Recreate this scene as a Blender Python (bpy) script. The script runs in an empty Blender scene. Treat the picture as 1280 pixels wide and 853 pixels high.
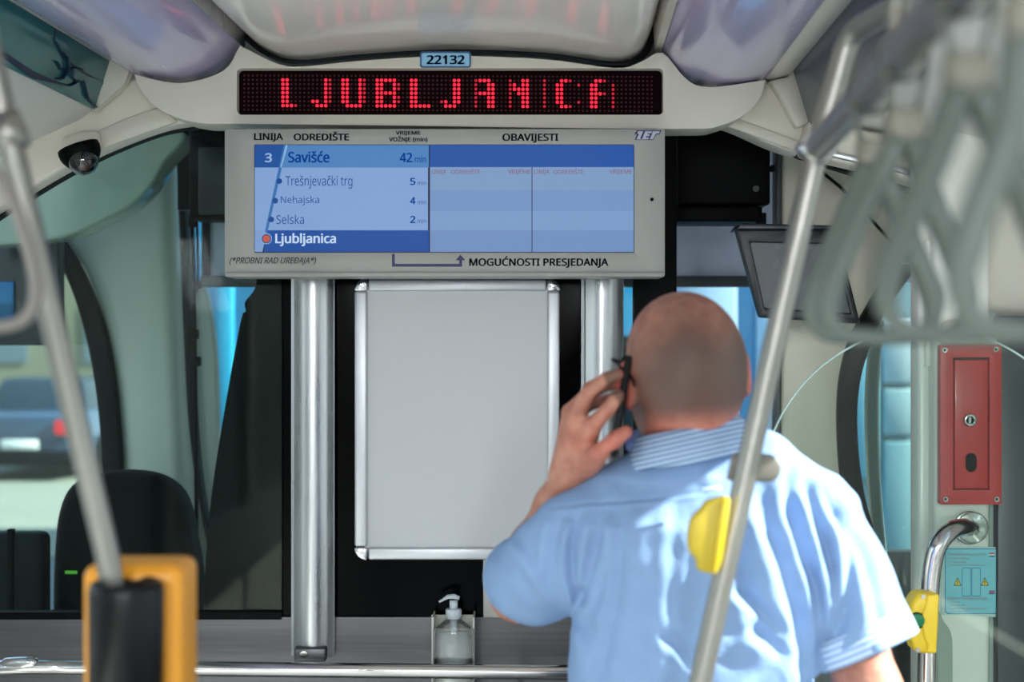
import bpy, bmesh, math, random
import numpy as np
from mathutils import Vector, Matrix

# ------------------------------------------------------------------ camera, world, sun
sc = bpy.context.scene
C = sc.collection
F = 1780.0                      # focal length in pixels of the 1280 px frame
CZ = 1.6                        # camera height above the tram floor
def V(px, py, Y):               # point at distance Y along the view, read at a pixel
    return Vector(((px-640.0)/F*Y, Y, CZ-(py-426.5)/F*Y))
cam = bpy.data.cameras.new('camera')
co = bpy.data.objects.new('camera', cam); C.objects.link(co)
co.location = (0, 0, CZ); co.rotation_euler = (math.pi/2, 0, 0)
cam.sensor_width = 36; cam.lens = 36*F/1280
cam.clip_start = 0.05; cam.clip_end = 300
cam.dof.use_dof = True; cam.dof.focus_distance = 2.9; cam.dof.aperture_fstop = 2.7
sc.camera = co
sc.view_settings.view_transform = 'Standard'; sc.view_settings.look = 'None'
sc.view_settings.gamma = 1; sc.view_settings.use_curve_mapping = False
sc.view_settings.exposure = 0.0

w = bpy.data.worlds.new('sky'); sc.world = w; w.use_nodes = True
for sx in (-.62, .62):           # unseen fill strips added under the ceiling behind the viewer to brighten the saloon
    al = bpy.data.lights.new('added_fill_strip', 'AREA'); al.shape = 'RECTANGLE'; al.size = .22; al.size_y = 2.6; al.energy = 92; al.color = (.93, .97, 1)
    ao = bpy.data.objects.new('added_fill_strip', al); C.objects.link(ao); ao.location = (sx-.1, -1.2, 2.33); ao.rotation_euler = (math.radians(25), 0, 0)
nt = w.node_tree; nt.nodes.clear()
wo = nt.nodes.new('ShaderNodeOutputWorld'); bg = nt.nodes.new('ShaderNodeBackground')
tc = nt.nodes.new('ShaderNodeTexCoord'); sp = nt.nodes.new('ShaderNodeSeparateXYZ'); rp = nt.nodes.new('ShaderNodeValToRGB')
mr = nt.nodes.new('ShaderNodeMapRange'); mr.inputs['From Min'].default_value = -1
nt.links.new(tc.outputs['Generated'], sp.inputs[0]); nt.links.new(sp.outputs['Z'], mr.inputs['Value'])
nt.links.new(mr.outputs['Result'], rp.inputs['Fac']); nt.links.new(rp.outputs['Color'], bg.inputs['Color'])
e = rp.color_ramp.elements
e[0].position = 0.0; e[0].color = (.42, .44, .45, 1)
e[1].position = 1.0; e[1].color = (.35, .58, 1, 1)
k = rp.color_ramp.elements.new(.48); k.color = (.5, .52, .53, 1)
k = rp.color_ramp.elements.new(.51); k.color = (1, 1, 1, 1)
k = rp.color_ramp.elements.new(.7); k.color = (.62, .8, 1, 1)
bg.inputs['Strength'].default_value = 2.1
nt.links.new(bg.outputs[0], wo.inputs[0])

SUN_TO = Vector((0.88, -0.15, 0.56)).normalized()      # direction towards the sun
sl = bpy.data.lights.new('sun', 'SUN'); sl.energy = 24.0; sl.angle = math.radians(.6); sl.color = (1, .95, .88)
so = bpy.data.objects.new('sun', sl); C.objects.link(so)
so.rotation_euler = SUN_TO.to_track_quat('Z', 'Y').to_euler(); so.location = (6, -3, 6)

# ------------------------------------------------------------------ materials
def s2l(c):
    return tuple((x/255/12.92 if x <= 10 else ((x/255+.055)/1.055)**2.4) for x in c)
def nmat(name):
    m = bpy.data.materials.new(name); m.use_nodes = True
    return m, m.node_tree, m.node_tree.nodes['Principled BSDF']
def pm(name, rgb, rough=.5, metal=0, spec=.5, noise=0, nscale=20, bump=0, bscale=80, coat=0, stretch=None, srgb=True):
    m, t, b = nmat(name)
    c = s2l(rgb) if srgb else rgb
    b.inputs['Base Color'].default_value = (*c, 1); b.inputs['Roughness'].default_value = rough
    b.inputs['Metallic'].default_value = metal; b.inputs['Specular IOR Level'].default_value = spec
    b.inputs['Coat Weight'].default_value = coat; b.inputs['Coat Roughness'].default_value = .06
    tcn = t.nodes.new('ShaderNodeTexCoord'); mp = t.nodes.new('ShaderNodeMapping')
    t.links.new(tcn.outputs['Object'], mp.inputs[0])
    if stretch: mp.inputs['Scale'].default_value = stretch
    if noise:
        n = t.nodes.new('ShaderNodeTexNoise'); n.inputs['Scale'].default_value = nscale; n.inputs['Detail'].default_value = 5
        t.links.new(mp.outputs[0], n.inputs['Vector'])
        r = t.nodes.new('ShaderNodeValToRGB'); t.links.new(n.outputs['Fac'], r.inputs[0])
        r.color_ramp.elements[0].position = .3; r.color_ramp.elements[1].position = .7
        r.color_ramp.elements[0].color = (*[x*(1-noise) for x in c], 1)
        r.color_ramp.elements[1].color = (*[min(1, x*(1+noise*.7)) for x in c], 1)
        t.links.new(r.outputs[0], b.inputs['Base Color'])
        q = t.nodes.new('ShaderNodeMapRange'); q.inputs['To Min'].default_value = max(0, rough-.06); q.inputs['To Max'].default_value = rough+.08
        t.links.new(n.outputs['Fac'], q.inputs[0]); t.links.new(q.outputs[0], b.inputs['Roughness'])
    if bump:
        n2 = t.nodes.new('ShaderNodeTexNoise'); n2.inputs['Scale'].default_value = bscale; n2.inputs['Detail'].default_value = 4
        t.links.new(mp.outputs[0], n2.inputs['Vector'])
        bu = t.nodes.new('ShaderNodeBump'); bu.inputs['Strength'].default_value = bump; bu.inputs['Distance'].default_value = .002
        t.links.new(n2.outputs['Fac'], bu.inputs['Height']); t.links.new(bu.outputs[0], b.inputs['Normal'])
    return m
def emit(name, rgb, s=1.0):
    m, t, b = nmat(name)
    c = s2l(rgb)
    b.inputs['Base Color'].default_value = (0.01, 0.01, 0.012, 1); b.inputs['Roughness'].default_value = .35
    b.inputs['Emission Color'].default_value = (*c, 1); b.inputs['Emission Strength'].default_value = s
    b.inputs['Specular IOR Level'].default_value = .12
    return m
def glass(name, tint, refl=1.0, rough=.02):
    m = bpy.data.materials.new(name); m.use_nodes = True; t = m.node_tree; t.nodes.clear()
    o = t.nodes.new('ShaderNodeOutputMaterial'); mx = t.nodes.new('ShaderNodeMixShader')
    tr = t.nodes.new('ShaderNodeBsdfTransparent'); gl = t.nodes.new('ShaderNodeBsdfGlossy'); fr = t.nodes.new('ShaderNodeFresnel')
    fr.inputs['IOR'].default_value = 1.45
    tr.inputs[0].default_value = (*tint, 1); gl.inputs['Roughness'].default_value = rough
    mu = t.nodes.new('ShaderNodeMath'); mu.operation = 'MULTIPLY'; mu.inputs[1].default_value = refl
    t.links.new(fr.outputs[0], mu.inputs[0]); t.links.new(mu.outputs[0], mx.inputs[0])
    t.links.new(tr.outputs[0], mx.inputs[1]); t.links.new(gl.outputs[0], mx.inputs[2]); t.links.new(mx.outputs[0], o.inputs[0])
    return m
CREAM = pm('cream_plastic', (205, 200, 188), .38, noise=.05, nscale=6)
CREAM2 = pm('cream_moulding', (214, 208, 196), .33, noise=.05, nscale=3)
WHITEP = pm('white_glossy_panel', (240, 232, 227), .16, noise=.04, nscale=4, spec=.4, coat=.05)
COVE = pm('cove_panel', (214, 212, 208), .4, noise=.04, nscale=4)
GREYP = pm('display_case_plastic', (150, 150, 146), .42, noise=.03, nscale=8)
BLACK = pm('black_plastic', (6, 6, 8), .55, spec=.08, noise=.15, nscale=9)
BLACKG = pm('black_glass', (3, 4, 6), .12, spec=.04)
RUBBER = pm('black_rubber', (12, 13, 15), .6, spec=.2)
ALU = pm('brushed_aluminium', (190, 192, 196), .28, metal=1, noise=.12, nscale=7, stretch=(6, 6, .6))
STEEL = pm('brushed_steel', (102, 101, 104), .42, metal=1, noise=.16, nscale=5, stretch=(.6, 1, 30))
CHROME = pm('polished_steel', (205, 203, 202), .14, metal=1)
POLE = pm('satin_steel_pole', (150, 147, 142), .36, metal=1, noise=.06, nscale=12)
YEL = pm('yellow_plastic', (180, 156, 18), .4, noise=.04)
YEL2 = pm('bright_yellow_plastic', (240, 205, 48), .4)
ORANGE = pm('orange_plastic', (222, 148, 28), .36, noise=.05)
RED = pm('red_painted_metal', (196, 34, 36), .34, noise=.07, nscale=10, coat=.2)
STRAP = pm('grey_strap', (88, 96, 91), .55, noise=.08, bump=.2)
STRAPB = pm('grey_buckle', (112, 108, 96), .5)
NAVY = pm('navy_print', (24, 28, 82), .5)
WHITE = pm('white_sheet', (190, 191, 195), .45, noise=.02, nscale=3)
GREENW = pm('grey_green_moulding', (186, 194, 186), .38, noise=.05, nscale=2)
TINT = glass('tinted_cab_glass', (.78, .87, .84), .3)
CLEAR = glass('clear_glass', (.9, .95, .94), .8)
GREENG = glass('green_edge_glass', (.91, .96, .93), 1.0)

# ------------------------------------------------------------------ helpers
def link(name, me, m=None, parent=None, smooth=False):
    o = bpy.data.objects.new(name, me); C.objects.link(o)
    if m is not None and not len(me.materials): me.materials.append(m)
    if parent is not None: o.parent = parent; o.matrix_parent_inverse = Matrix.Translation(parent.location).inverted()
    if smooth:
        for p in me.polygons: p.use_smooth = True
    return o
def tag(o, label, cat, group=None, kind=None):
    if kind: o['kind'] = kind
    if label: o['label'] = label
    if cat: o['category'] = cat
    if group: o['group'] = group
    return o
def thing(name, loc, label, cat, group=None):
    o = bpy.data.objects.new(name, None); C.objects.link(o); o.location = loc; o.empty_display_size = .05
    return tag(o, label, cat, group)
def struct(o, label=None):
    o['kind'] = 'structure'
    if label: o['label'] = label
    return o
def mesh_bm(bm, name='m'):
    bmesh.ops.recalc_face_normals(bm, faces=bm.faces[:])
    me = bpy.data.meshes.new(name); bm.to_mesh(me); bm.free(); return me
def bev(o, w, seg=2):
    b = o.modifiers.new('bevel', 'BEVEL'); b.width = w; b.segments = seg; b.limit_method = 'ANGLE'; b.angle_limit = math.radians(40)
    for p in o.data.polygons: p.use_smooth = True
    b.harden_normals = False
    return o
def box(name, a, b, m, parent=None, bevel=0, seg=2):
    bm = bmesh.new()
    a = Vector(a); b = Vector(b); c = (a+b)/2; s = b-a
    bmesh.ops.create_cube(bm, size=1, matrix=Matrix.Translation(c) @ Matrix.Diagonal((abs(s.x), abs(s.y), abs(s.z), 1)))
    o = link(name, mesh_bm(bm), m, parent)
    if bevel: bev(o, bevel, seg)
    return o
def pbox(name, x0, y0, x1, y1, Y, t, m, parent=None, bevel=0, seg=2):      # box whose front face spans a pixel rectangle at Y
    a = V(x0, y1, Y); b = V(x1, y0, Y); b.y = Y+t
    return box(name, a, b, m, parent, bevel, seg)
def arc(cx, cy, r, a0, a1, n=8, ry=None):
    ry = ry or r
    return [(cx+r*math.cos(math.radians(a0+(a1-a0)*i/n)), cy+ry*math.sin(math.radians(a0+(a1-a0)*i/n))) for i in range(n+1)]
def rrect(x0, y0, x1, y1, r, n=5):
    return arc(x0+r, y0+r, r, 180, 270, n)+arc(x1-r, y0+r, r, 270, 360, n)+arc(x1-r, y1-r, r, 0, 90, n)+arc(x0+r, y1-r, r, 90, 180, n)
def poly_prism(pts3, d, holes=()):           # polygon (3-D points) extruded by vector d
    bm = bmesh.new(); d = Vector(d); loops = [pts3]+list(holes)
    front = []; back = []
    for lp in loops:
        f = [bm.verts.new(p) for p in lp]; b = [bm.verts.new(Vector(p)+d) for p in lp]
        n = len(lp)
        for i in range(n): bm.faces.new((f[i], f[(i+1) % n], b[(i+1) % n], b[i]))
        front.append(f); back.append(b)
    for side in (front, back):
        if len(loops) == 1: bm.faces.new(side[0])
        else:
            es = []
            for lp in side:
                for i in range(len(lp)):
                    es.append(bm.edges.get((lp[i], lp[(i+1) % len(lp)])))
            bmesh.ops.triangle_fill(bm, edges=es, use_beauty=True, use_dissolve=False)
    return mesh_bm(bm)
def plate(name, pts, Y, t, m, parent=None, bevel=0, holes=(), seg=2, d=None):
    me = poly_prism([V(x, y, Y) for x, y in pts], d or (0, t, 0), [[V(x, y, Y) for x, y in h] for h in holes])
    o = link(name, me, m, parent)
    if bevel: bev(o, bevel, seg)
    return o
def smooth_path(pts, n=8, closed=False):
    P = [Vector(p) for p in pts]; out = []
    N = len(P); rng = range(N if closed else N-1)
    for i in rng:
        p0 = P[(i-1) % N] if (closed or i > 0) else P[i]*2-P[i+1]
        p1 = P[i]; p2 = P[(i+1) % N]
        p3 = P[(i+2) % N] if (closed or i+2 < N) else p2*2-p1
        for j in range(n):
            t = j/n
            out.append(.5*((2*p1)+(-p0+p2)*t+(2*p0-5*p1+4*p2-p3)*t*t+(-p0+3*p1-3*p2+p3)*t**3))
    if not closed: out.append(P[-1])
    return out
def sweep(path, rs, n=14, closed=False, up=Vector((0, 1, 0)), cap=True):    # rs: radius, (ra, rb) or list of them; rb lies along 'up'
    bm = bmesh.new(); rings = []; N = len(path)
    for i, p in enumerate(path):
        if closed: t = path[(i+1) % N]-path[i-1]
        else: t = path[min(i+1, N-1)]-path[max(i-1, 0)]
        t.normalize()
        u = up-t*up.dot(t)
        if u.length < 1e-4: u = Vector((1, 0, 0))-t*t.x
        u.normalize(); s = t.cross(u)
        r = rs[i] if isinstance(rs, list) else rs
        ra, rb = r if isinstance(r, tuple) else (r, r)
        rings.append([bm.verts.new(p+s*(ra*math.cos(2*math.pi*k/n))+u*(rb*math.sin(2*math.pi*k/n))) for k in range(n)])
    for i in range(N if closed else N-1):
        a = rings[i]; b = rings[(i+1) % N]
        for k in range(n): bm.faces.new((a[k], a[(k+1) % n], b[(k+1) % n], b[k]))
    if cap and not closed: bm.faces.new(rings[0]); bm.faces.new(rings[-1])
    return mesh_bm(bm)
def tube(name, pts, r, m, parent=None, sm=0, n=14, closed=False, up=Vector((0, 1, 0))):
    P = smooth_path(pts, sm, closed) if sm else [Vector(p) for p in pts]
    if sm == 0 and len(P) > 2 and not closed: pass
    return link(name, sweep(P, r, n, closed, up), m, parent, True)
def bent(pts, r=.05, n=6):                  # polyline with rounded corners
    P = [Vector(p) for p in pts]; out = [P[0]]
    for i in range(1, len(P)-1):
        a = (P[i-1]-P[i]); b = (P[i+1]-P[i]); q = min(r, a.length*.45, b.length*.45)
        s = P[i]+a.normalized()*q; e_ = P[i]+b.normalized()*q
        for j in range(n+1):
            t = j/n; out.append(s*(1-t)**2+P[i]*2*t*(1-t)+e_*t*t)
    out.append(P[-1]); return out
def disc(name, c, r, t, m, parent=None, n=24, axis='Y', bevel=0):
    bm = bmesh.new()
    M = Matrix.Translation(c) @ {'Y': Matrix.Rotation(math.pi/2, 4, 'X'), 'Z': Matrix.Identity(4), 'X': Matrix.Rotation(math.pi/2, 4, 'Y')}[axis]
    bmesh.ops.create_cone(bm, cap_ends=True, segments=n, radius1=r, radius2=r, depth=t, matrix=M)
    o = link(name, mesh_bm(bm), m, parent)
    for p in o.data.polygons: p.use_smooth = len(p.vertices) == 4
    if bevel: bev(o, bevel)
    return o
def lathe(name, prof, c, m, parent=None, n=24, sx=1, sy=1):
    bm = bmesh.new(); rings = []
    for r, z in prof: rings.append([bm.verts.new((c[0]+sx*r*math.cos(2*math.pi*k/n), c[1]+sy*r*math.sin(2*math.pi*k/n), c[2]+z)) for k in range(n)])
    for a, b in zip(rings, rings[1:]):
        for k in range(n): bm.faces.new((a[k], a[(k+1) % n], b[(k+1) % n], b[k]))
    bm.faces.new(rings[0]); bm.faces.new(rings[-1])
    return link(name, mesh_bm(bm), m, parent, True)
import os
try: FONT = bpy.data.fonts.load(os.path.join(bpy.utils.system_resource('DATAFILES'), 'fonts', 'NotoSansHebrew-Regular.woff2'))
except Exception: FONT = None
def text_mesh(s, bold=0, shear=0, res=3):
    cu = bpy.data.curves.new('t', 'FONT')
    if FONT: cu.font = FONT
    cu.body = s; cu.shear = shear; cu.resolution_u = res; cu.size = 60
    o = bpy.data.objects.new('t', cu); C.objects.link(o)
    dg = bpy.context.evaluated_depsgraph_get(); dg.update()
    me = bpy.data.meshes.new_from_object(o.evaluated_get(dg))
    bpy.data.objects.remove(o)
    bold *= 60
    if bold > 0:                  # heavier strokes: the same outlines laid side by side
        bm = bmesh.new()
        for dx, dy in ((0, 0), (bold, 0), (-bold, 0), (0, bold*.6), (0, -bold*.6), (bold*.7, bold*.4), (-bold*.7, -bold*.4)):
            k0 = len(bm.verts); bm.from_mesh(me); bm.verts.ensure_lookup_table()
            for v in bm.verts[k0:]: v.co.x += dx; v.co.y += dy
        bm.to_mesh(me); bm.free()
    return me
def lettering(name, s, x0, y0, x1, y1, Y, m, parent, bold=.02, shear=0):    # text fitted into a rectangle at depth Y, facing the saloon
    if 'J' in s and '(' not in s: y1 = y1+.2*(y1-y0)      # the J of this face hangs below the line
    me = text_mesh(s, bold, shear)
    n = len(me.vertices); a = np.empty(n*3); me.vertices.foreach_get('co', a); a = a.reshape(-1, 3)
    mn = a.min(0); mx = a.max(0)
    A = V(x0, y1, Y); B = V(x1, y0, Y); out = np.empty_like(a)
    out[:, 0] = A.x+(a[:, 0]-mn[0])/(mx[0]-mn[0])*(B.x-A.x)
    out[:, 1] = Y
    out[:, 2] = A.z+(a[:, 1]-mn[1])/(mx[1]-mn[1])*(B.z-A.z)
    me.vertices.foreach_set('co', out.ravel()); me.materials.clear(); me.materials.append(m)
    return link(name, me, m, parent)
def screw(c, r, parent, m=None):
    o = disc('screw', c, r, .003, m or CHROME, parent, 14)
    return o
AX = Vector((72/1780, 1, 0))               # the tram's long axis
def run(name, pts, Y, L, m, parent=None, smooth=True, bevel=0):  # profile read at distance Y, drawn out towards the rear of the tram
    me = poly_prism([V(x, y, Y) for x, y in pts], -AX*L)
    o = link(name, me, m, parent)
    if smooth:
        for p in me.polygons: p.use_smooth = len(p.vertices) == 4
        em = o.modifiers.new('split', 'EDGE_SPLIT'); em.split_angle = math.radians(40)
    return o

# ------------------------------------------------------------------ the setting
FL = pm('floor_vinyl', (140, 142, 144), .6, noise=.12, nscale=60)
WALLM = pm('side_wall_laminate', (200, 200, 194), .45, noise=.03)
struct(box('floor', (-1.3, -4, -.06), (1.3, 4.6, 0), FL))
struct(box('ceiling', (-1.3, -4, 2.42), (1.3, 4.6, 2.47), COVE))
def side_wall(name, x0, x1, gaps, ya=-4, yb=2.98):
    bm = bmesh.new()
    def cub(y0, y1, z0, z1):
        bmesh.ops.create_cube(bm, size=1, matrix=Matrix.Translation(((x0+x1)/2, (y0+y1)/2, (z0+z1)/2)) @ Matrix.Diagonal((x1-x0, y1-y0, z1-z0, 1)))
    zs, zh = gaps['sill'], gaps['head']
    cub(ya, yb, 0, zs); cub(ya, yb, zh, 2.42)
    for a, b in gaps['posts']: cub(a, b, zs, zh)
    return struct(link(name, mesh_bm(bm), WALLM))
side_wall('wall_left', -1.27, -1.21, dict(sill=.85, head=2.12, posts=((-4, -3.8), (-2.3, -2.15), (-.7, -.55), (.9, 1.05), (2.55, 2.98))))
side_wall('wall_right', 1.21, 1.27, dict(sill=.85, head=2.12, posts=((-4, -3.8), (-2.3, -2.15), (-.9, -.8), (2.3, 2.98))))
side_wall('wall_cab_side', 1.21, 1.27, dict(sill=.9, head=1.78, posts=((2.9, 3.3),)), 2.9, 4.4)
struct(pbox('wall_front_upper', -40, -110, 1330, 112, 3.06, .04, COVE))
struct(pbox('trim_34', 1150, 236, 1400, 397, 2.76, .06, CREAM, bevel=.02))
for i, (x, y0, y1) in enumerate([(-1.24, -3.8, -2.3), (-1.24, -2.15, -.7), (-1.24, -.55, .9), (-1.24, 1.05, 2.55), (1.24, -3.8, -2.3), (1.24, -2.15, -.9), (1.24, -.8, 2.3)]):
    struct(box('window_%d' % (i+1), (x-.004, y0, .85), (x+.004, y1, 2.12), CLEAR))
# bulkhead between saloon and cab
YB = 3.0
wf = struct(pbox('wall_front', -30, 772, 1180, 1377, YB, .04, STEEL))
# black glass field and black posts of the bulkhead
struct(pbox('trim_1', 352, 160, 731, 772, YB+.012, .02, BLACKG))
struct(pbox('trim_2', 792, 150, 846, 772, YB+.012, .03, BLACK, bevel=.002))
struct(pbox('trim_3', -30, 766, 352, 775, YB-.002, .03, BLACK))
struct(pbox('window_8', -30, 150, 354, 768, YB+.012, .006, TINT))
struct(pbox('window_9', 731, 150, 793, 772, YB+.012, .006, TINT))
# cream arch of the bulkhead, left and right, with black seal below
def interp(pts, n=6):
    return [(p.x, p.z) for p in smooth_path([Vector((x, 0, y)) for x, y in pts], n)]
lo = interp([(245, 152), (200, 160), (140, 182), (85, 208), (30, 240), (-20, 270)])
up = interp([(-20, 206), (22, 182), (70, 156), (120, 128), (165, 98), (250, 90)])
struct(plate('trim_4', lo+up, 2.93, .09, CREAM2, bevel=.012, seg=3))
lo2 = interp([(245, 160), (200, 168), (140, 191), (85, 219), (30, 252), (-20, 284)])
struct(plate('trim_5', interp([(-20, 262), (30, 232), (85, 200), (140, 174), (200, 152), (245, 144)])+lo2, 2.985, .03, RUBBER))
# raised cream band standing in for a pale blue reflection on the left arch
struct(plate('trim_6', [(122, 163), (160, 147), (200, 133), (222, 152), (190, 163), (150, 177), (126, 187)], 2.924, .01, CREAM, bevel=.003))
lo = interp([(880, 150), (915, 158), (965, 180), (1002, 193)], 4)
struct(plate('trim_7', [(875, 100), (957, 98), (985, 120), (1012, 146)]+lo[::-1], 2.93, .09, CREAM2, bevel=.01, seg=3))
struct(plate('trim_8', [(905, 156), (915, 145), (1000, 176), (996, 189)], 2.925, .02, CREAM, bevel=.004))
struct(plate('trim_9', [(880, 156), (918, 160), (966, 182), (1000, 197), (1300, 292), (1300, 284), (1000, 190), (950, 168), (900, 150)], 2.985, .03, RUBBER))
# arch going on to the right behind the hand straps
struct(plate('trim_10', [(1013, 148), (1100, 166), (1200, 196), (1310, 236), (1310, 290), (1200, 246), (1100, 214), (1004, 192)], 2.86, .08, CREAM2, bevel=.01, seg=3))
struct(plate('trim_11', [(1040, 188), (1120, 206), (1210, 234), (1300, 268), (1300, 276), (1210, 243), (1120, 214), (1040, 196)], 2.852, .01, ALU, bevel=.002))
st = tag(plate('information_sticker', [(1192, 160), (1240, 172), (1236, 202), (1190, 188)], 2.855, .0015, pm('pale_blue_print', (110, 186, 206), .4)), 'pale blue sticker on the cream arch behind the blurred hand straps', 'sticker')
for j in range(3):
    y = 168+9*j
    plate('print_line', [(1197, y), (1232, y+9), (1232, y+13), (1197, y+4)], 2.8535, .001, pm('blue_print', (40, 110, 160), .4), st)

# ceiling elements running the length of the tram
prof = interp([(306, 20), (312, 44), (335, 64), (372, 75), (450, 68), (560, 62), (680, 66), (765, 77), (798, 68), (812, 44), (818, 20)], 5)
struct(run('trim_12', prof+[(818, 10), (306, 10)], 2.93, 3.6, WHITEP), 'glossy white centre ceiling panel')
prof = interp([(298, 20), (304, 46), (332, 70), (372, 80), (450, 73), (560, 67), (680, 71), (768, 83), (806, 72), (820, 46), (826, 20)], 5)
struct(run('trim_13', prof+[(826, 0), (298, 0)], 2.96, .03, RUBBER), 'black gap behind ceiling panel')
struct(run('trim_14', [(292, 44), (300, 56), (306, 60), (308, 30), (292, 30)], 2.93, 3.6, ALU))
struct(run('trim_15', [(816, 30), (818, 64), (826, 66), (834, 56), (834, 30)], 2.93, 3.6, CREAM))
LT = pm('light_cover_acrylic', (196, 186, 220), .24, noise=.10, nscale=1.3, stretch=(8, .5, 8), coat=.6)
LT.node_tree.nodes['Principled BSDF'].inputs['Metallic'].default_value = .1
for nm, pts, lab in (('left', [(165, 91), (182, 97), (205, 101), (232, 102), (262, 94), (285, 78), (300, 55), (290, 0), (150, 0)], 'violet tinted translucent light cover to the left above the display'),
                     ('right', [(828, 64), (838, 82), (858, 98), (888, 108), (920, 108), (945, 104), (957, 99), (985, 0), (830, 0)], 'violet tinted translucent light cover to the right above the display')):
    body = interp(pts[:-2], 5)+pts[-2:]
    tag(run('ceiling_light_cover', body, 2.92, 3.55, LT), lab, 'light cover', 'ceiling light covers')
# smoked mirror flaps beside the light covers, cream end caps
MIR = pm('smoked_teal_mirror', (44, 112, 116), .10, metal=.3, noise=.35, nscale=2.2, stretch=(1, .4, 1))
MIR2 = pm('smoked_blue_mirror', (36, 46, 70), .22, metal=.1, noise=.35, nscale=5, stretch=(1, .4, 1))
fl = thing('mirror_flap', V(130, 110, 2.9), 'dark teal glass flap with painted reflection of a running figure at the upper left', 'panel')
run('glass_panel', [(138, 77), (119, 138), (116, 136), (135, 75)], 2.9, 1.6, MIR, fl, smooth=False)
# reflected running figure and outlines, painted as flat lines on the panel's plane
pA = V(138, 77, 2.9); pB = V(119, 138, 2.9)
def on_flap(u, v, off=.001):       # u along the tram towards the rear, v down across the flap
    n = (pB-pA).cross(AX).normalized()
    if n.x < 0: n = -n
    off = .002
    return pA.lerp(pB, v)-AX*u+n*off
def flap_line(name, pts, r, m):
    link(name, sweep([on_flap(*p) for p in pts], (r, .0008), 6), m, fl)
FIG = pm('dark_blue_reflection', (12, 38, 66), .4)
def fig(a, c_): return (.13+a*.15, .30+c_*.55)       # reflected running figure in its own square
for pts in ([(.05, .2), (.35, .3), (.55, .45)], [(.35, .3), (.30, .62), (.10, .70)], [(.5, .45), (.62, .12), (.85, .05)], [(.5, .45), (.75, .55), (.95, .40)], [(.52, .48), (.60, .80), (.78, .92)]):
    flap_line('reflected_figure_line', [fig(*p) for p in pts], .0055, FIG)
flap_line('reflected_outline', [(.02, .42), (.10, .46), (.24, .40), (.30, .20), (.31, .02)], .002, FIG)
flap_line('reflected_outline', [(.01, .95), (.07, .86), (.12, .62), (.18, .80), (.34, .92), (.60, .78)], .006, FIG)
struct(run('trim_16', [(139, 76), (166, 92), (160, 108), (122, 141), (118, 138), (134, 108)], 2.92, .025, CREAM), 'cream end cap')
struct(run('trim_17', [(30, 150), (98, 132), (117, 137), (100, 150), (20, 186), (-40, 200), (-40, 120)], 2.93, 2.2, COVE), 'pale cove panel')
fr_ = tag(run('mirror_flap', [(985, 70), (998, 110), (1012, 158), (1018, 130), (1075, 100), (1090, 60)], 2.88, 1.5, MIR2, smooth=False), 'dark blue glass flap at the upper right beside the pole', 'panel')
struct(run('trim_18', [(957, 98), (966, 101), (985, 96), (1000, 84), (1005, 60), (990, 50)], 2.93, 2.6, CREAM2), 'cream edge strip')
struct(plate('trim_19', [(962, 100), (984, 96), (995, 84), (1003, 110), (1015, 152), (996, 160), (975, 120)], 2.90, .06, CREAM, bevel=.006), 'cream end cap')
struct(run('trim_20', [(1016, 150), (1080, 112), (1120, 60), (1320, 60), (1320, 230), (1200, 190), (1100, 165)], 2.9, 1.9, COVE), 'pale right cove panel')

# ------------------------------------------------------------------ fascia with the red dot display
sign = thing('destination_sign', V(560, 115, 2.9), 'wide cream fascia with red dot matrix destination display', 'sign')
top = interp([(300, 57), (345, 79), (378, 83), (450, 76), (560, 70), (680, 74), (768, 85), (800, 78), (828, 66), (858, 99), (888, 109), (957, 100)], 4)
bot = interp([(957, 100), (950, 122), (930, 144), (900, 157), (865, 161), (700, 160), (500, 157), (300, 155), (245, 153), (205, 140), (180, 118), (168, 97)], 5)
left = interp([(168, 93), (205, 102), (235, 103), (280, 88), (300, 57)], 4)
hole = rrect(296, 85.5, 829, 143.5, 6)
fas = plate('fascia', left[:-1]+top[:-1]+bot[:-1], 2.86, .10, CREAM, sign, bevel=.006, holes=[hole], seg=3)
pbox('backing_board', 290, 82, 835, 148, 2.885, .02, pm('dot_board', (18, 3, 7), .6, spec=.03), sign)
def dots(name, lst, r, m, off):
    verts = []; faces = []
    for (x, y) in lst:
        c = V(x, y, 2.88-off); b = len(verts)
        for q in range(8): verts.append((c.x+r*math.cos(q*math.pi/4), c.y, c.z+r*math.sin(q*math.pi/4)))
        verts.append((c.x, c.y-.0012, c.z))
        for q in range(8): faces.append((b+q, b+(q+1) % 8, b+8))
    me = bpy.data.meshes.new(name); me.from_pydata(verts, [], faces)
    o = link(name, me, m, sign, True); o['kind'] = 'stuff'; return o
def cell(kx, ry): return (353.6+5.36*kx, 99.9+5.35*ry+.018*kx)
A7 = range(7); lit = []; dim = []
def col(kx, rows, d=False): (dim if d else lit).extend([(kx, r_) for r_ in rows])
col(0, A7); col(1, A7); col(2, [6]); col(3, [6], True)
col(7, [5]); col(8, [5, 6]); col(9, [6]); col(10, A7); col(11, range(6), True)
col(14, range(6)); col(15, A7); col(16, [6]); col(17, [6]); col(18, A7); col(19, range(6), True)
col(22, A7); col(23, A7); col(24, [0, 3, 6]); col(25, [0, 3, 6]); col(26, A7); col(27, [1, 2, 4, 5], True)
col(30, A7); col(31, A7); col(32, [6]); col(33, [6]); col(34, [6])
col(37, [5], True); col(38, [5, 6]); col(39, [6]); col(40, A7); col(41, range(6))
col(45, A7, True); col(46, [0, 3]); col(47, [0, 3]); col(48, A7); col(49, range(1, 7))
col(53, A7, True); col(54, [1, 2]); col(55, [2, 3]); col(56, A7); col(57, A7); col(61, A7, True)
col(64, range(1, 6)); col(65, A7); col(66, [0, 6]); col(67, [0, 6], True); col(69, [1, 5], True)
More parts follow.
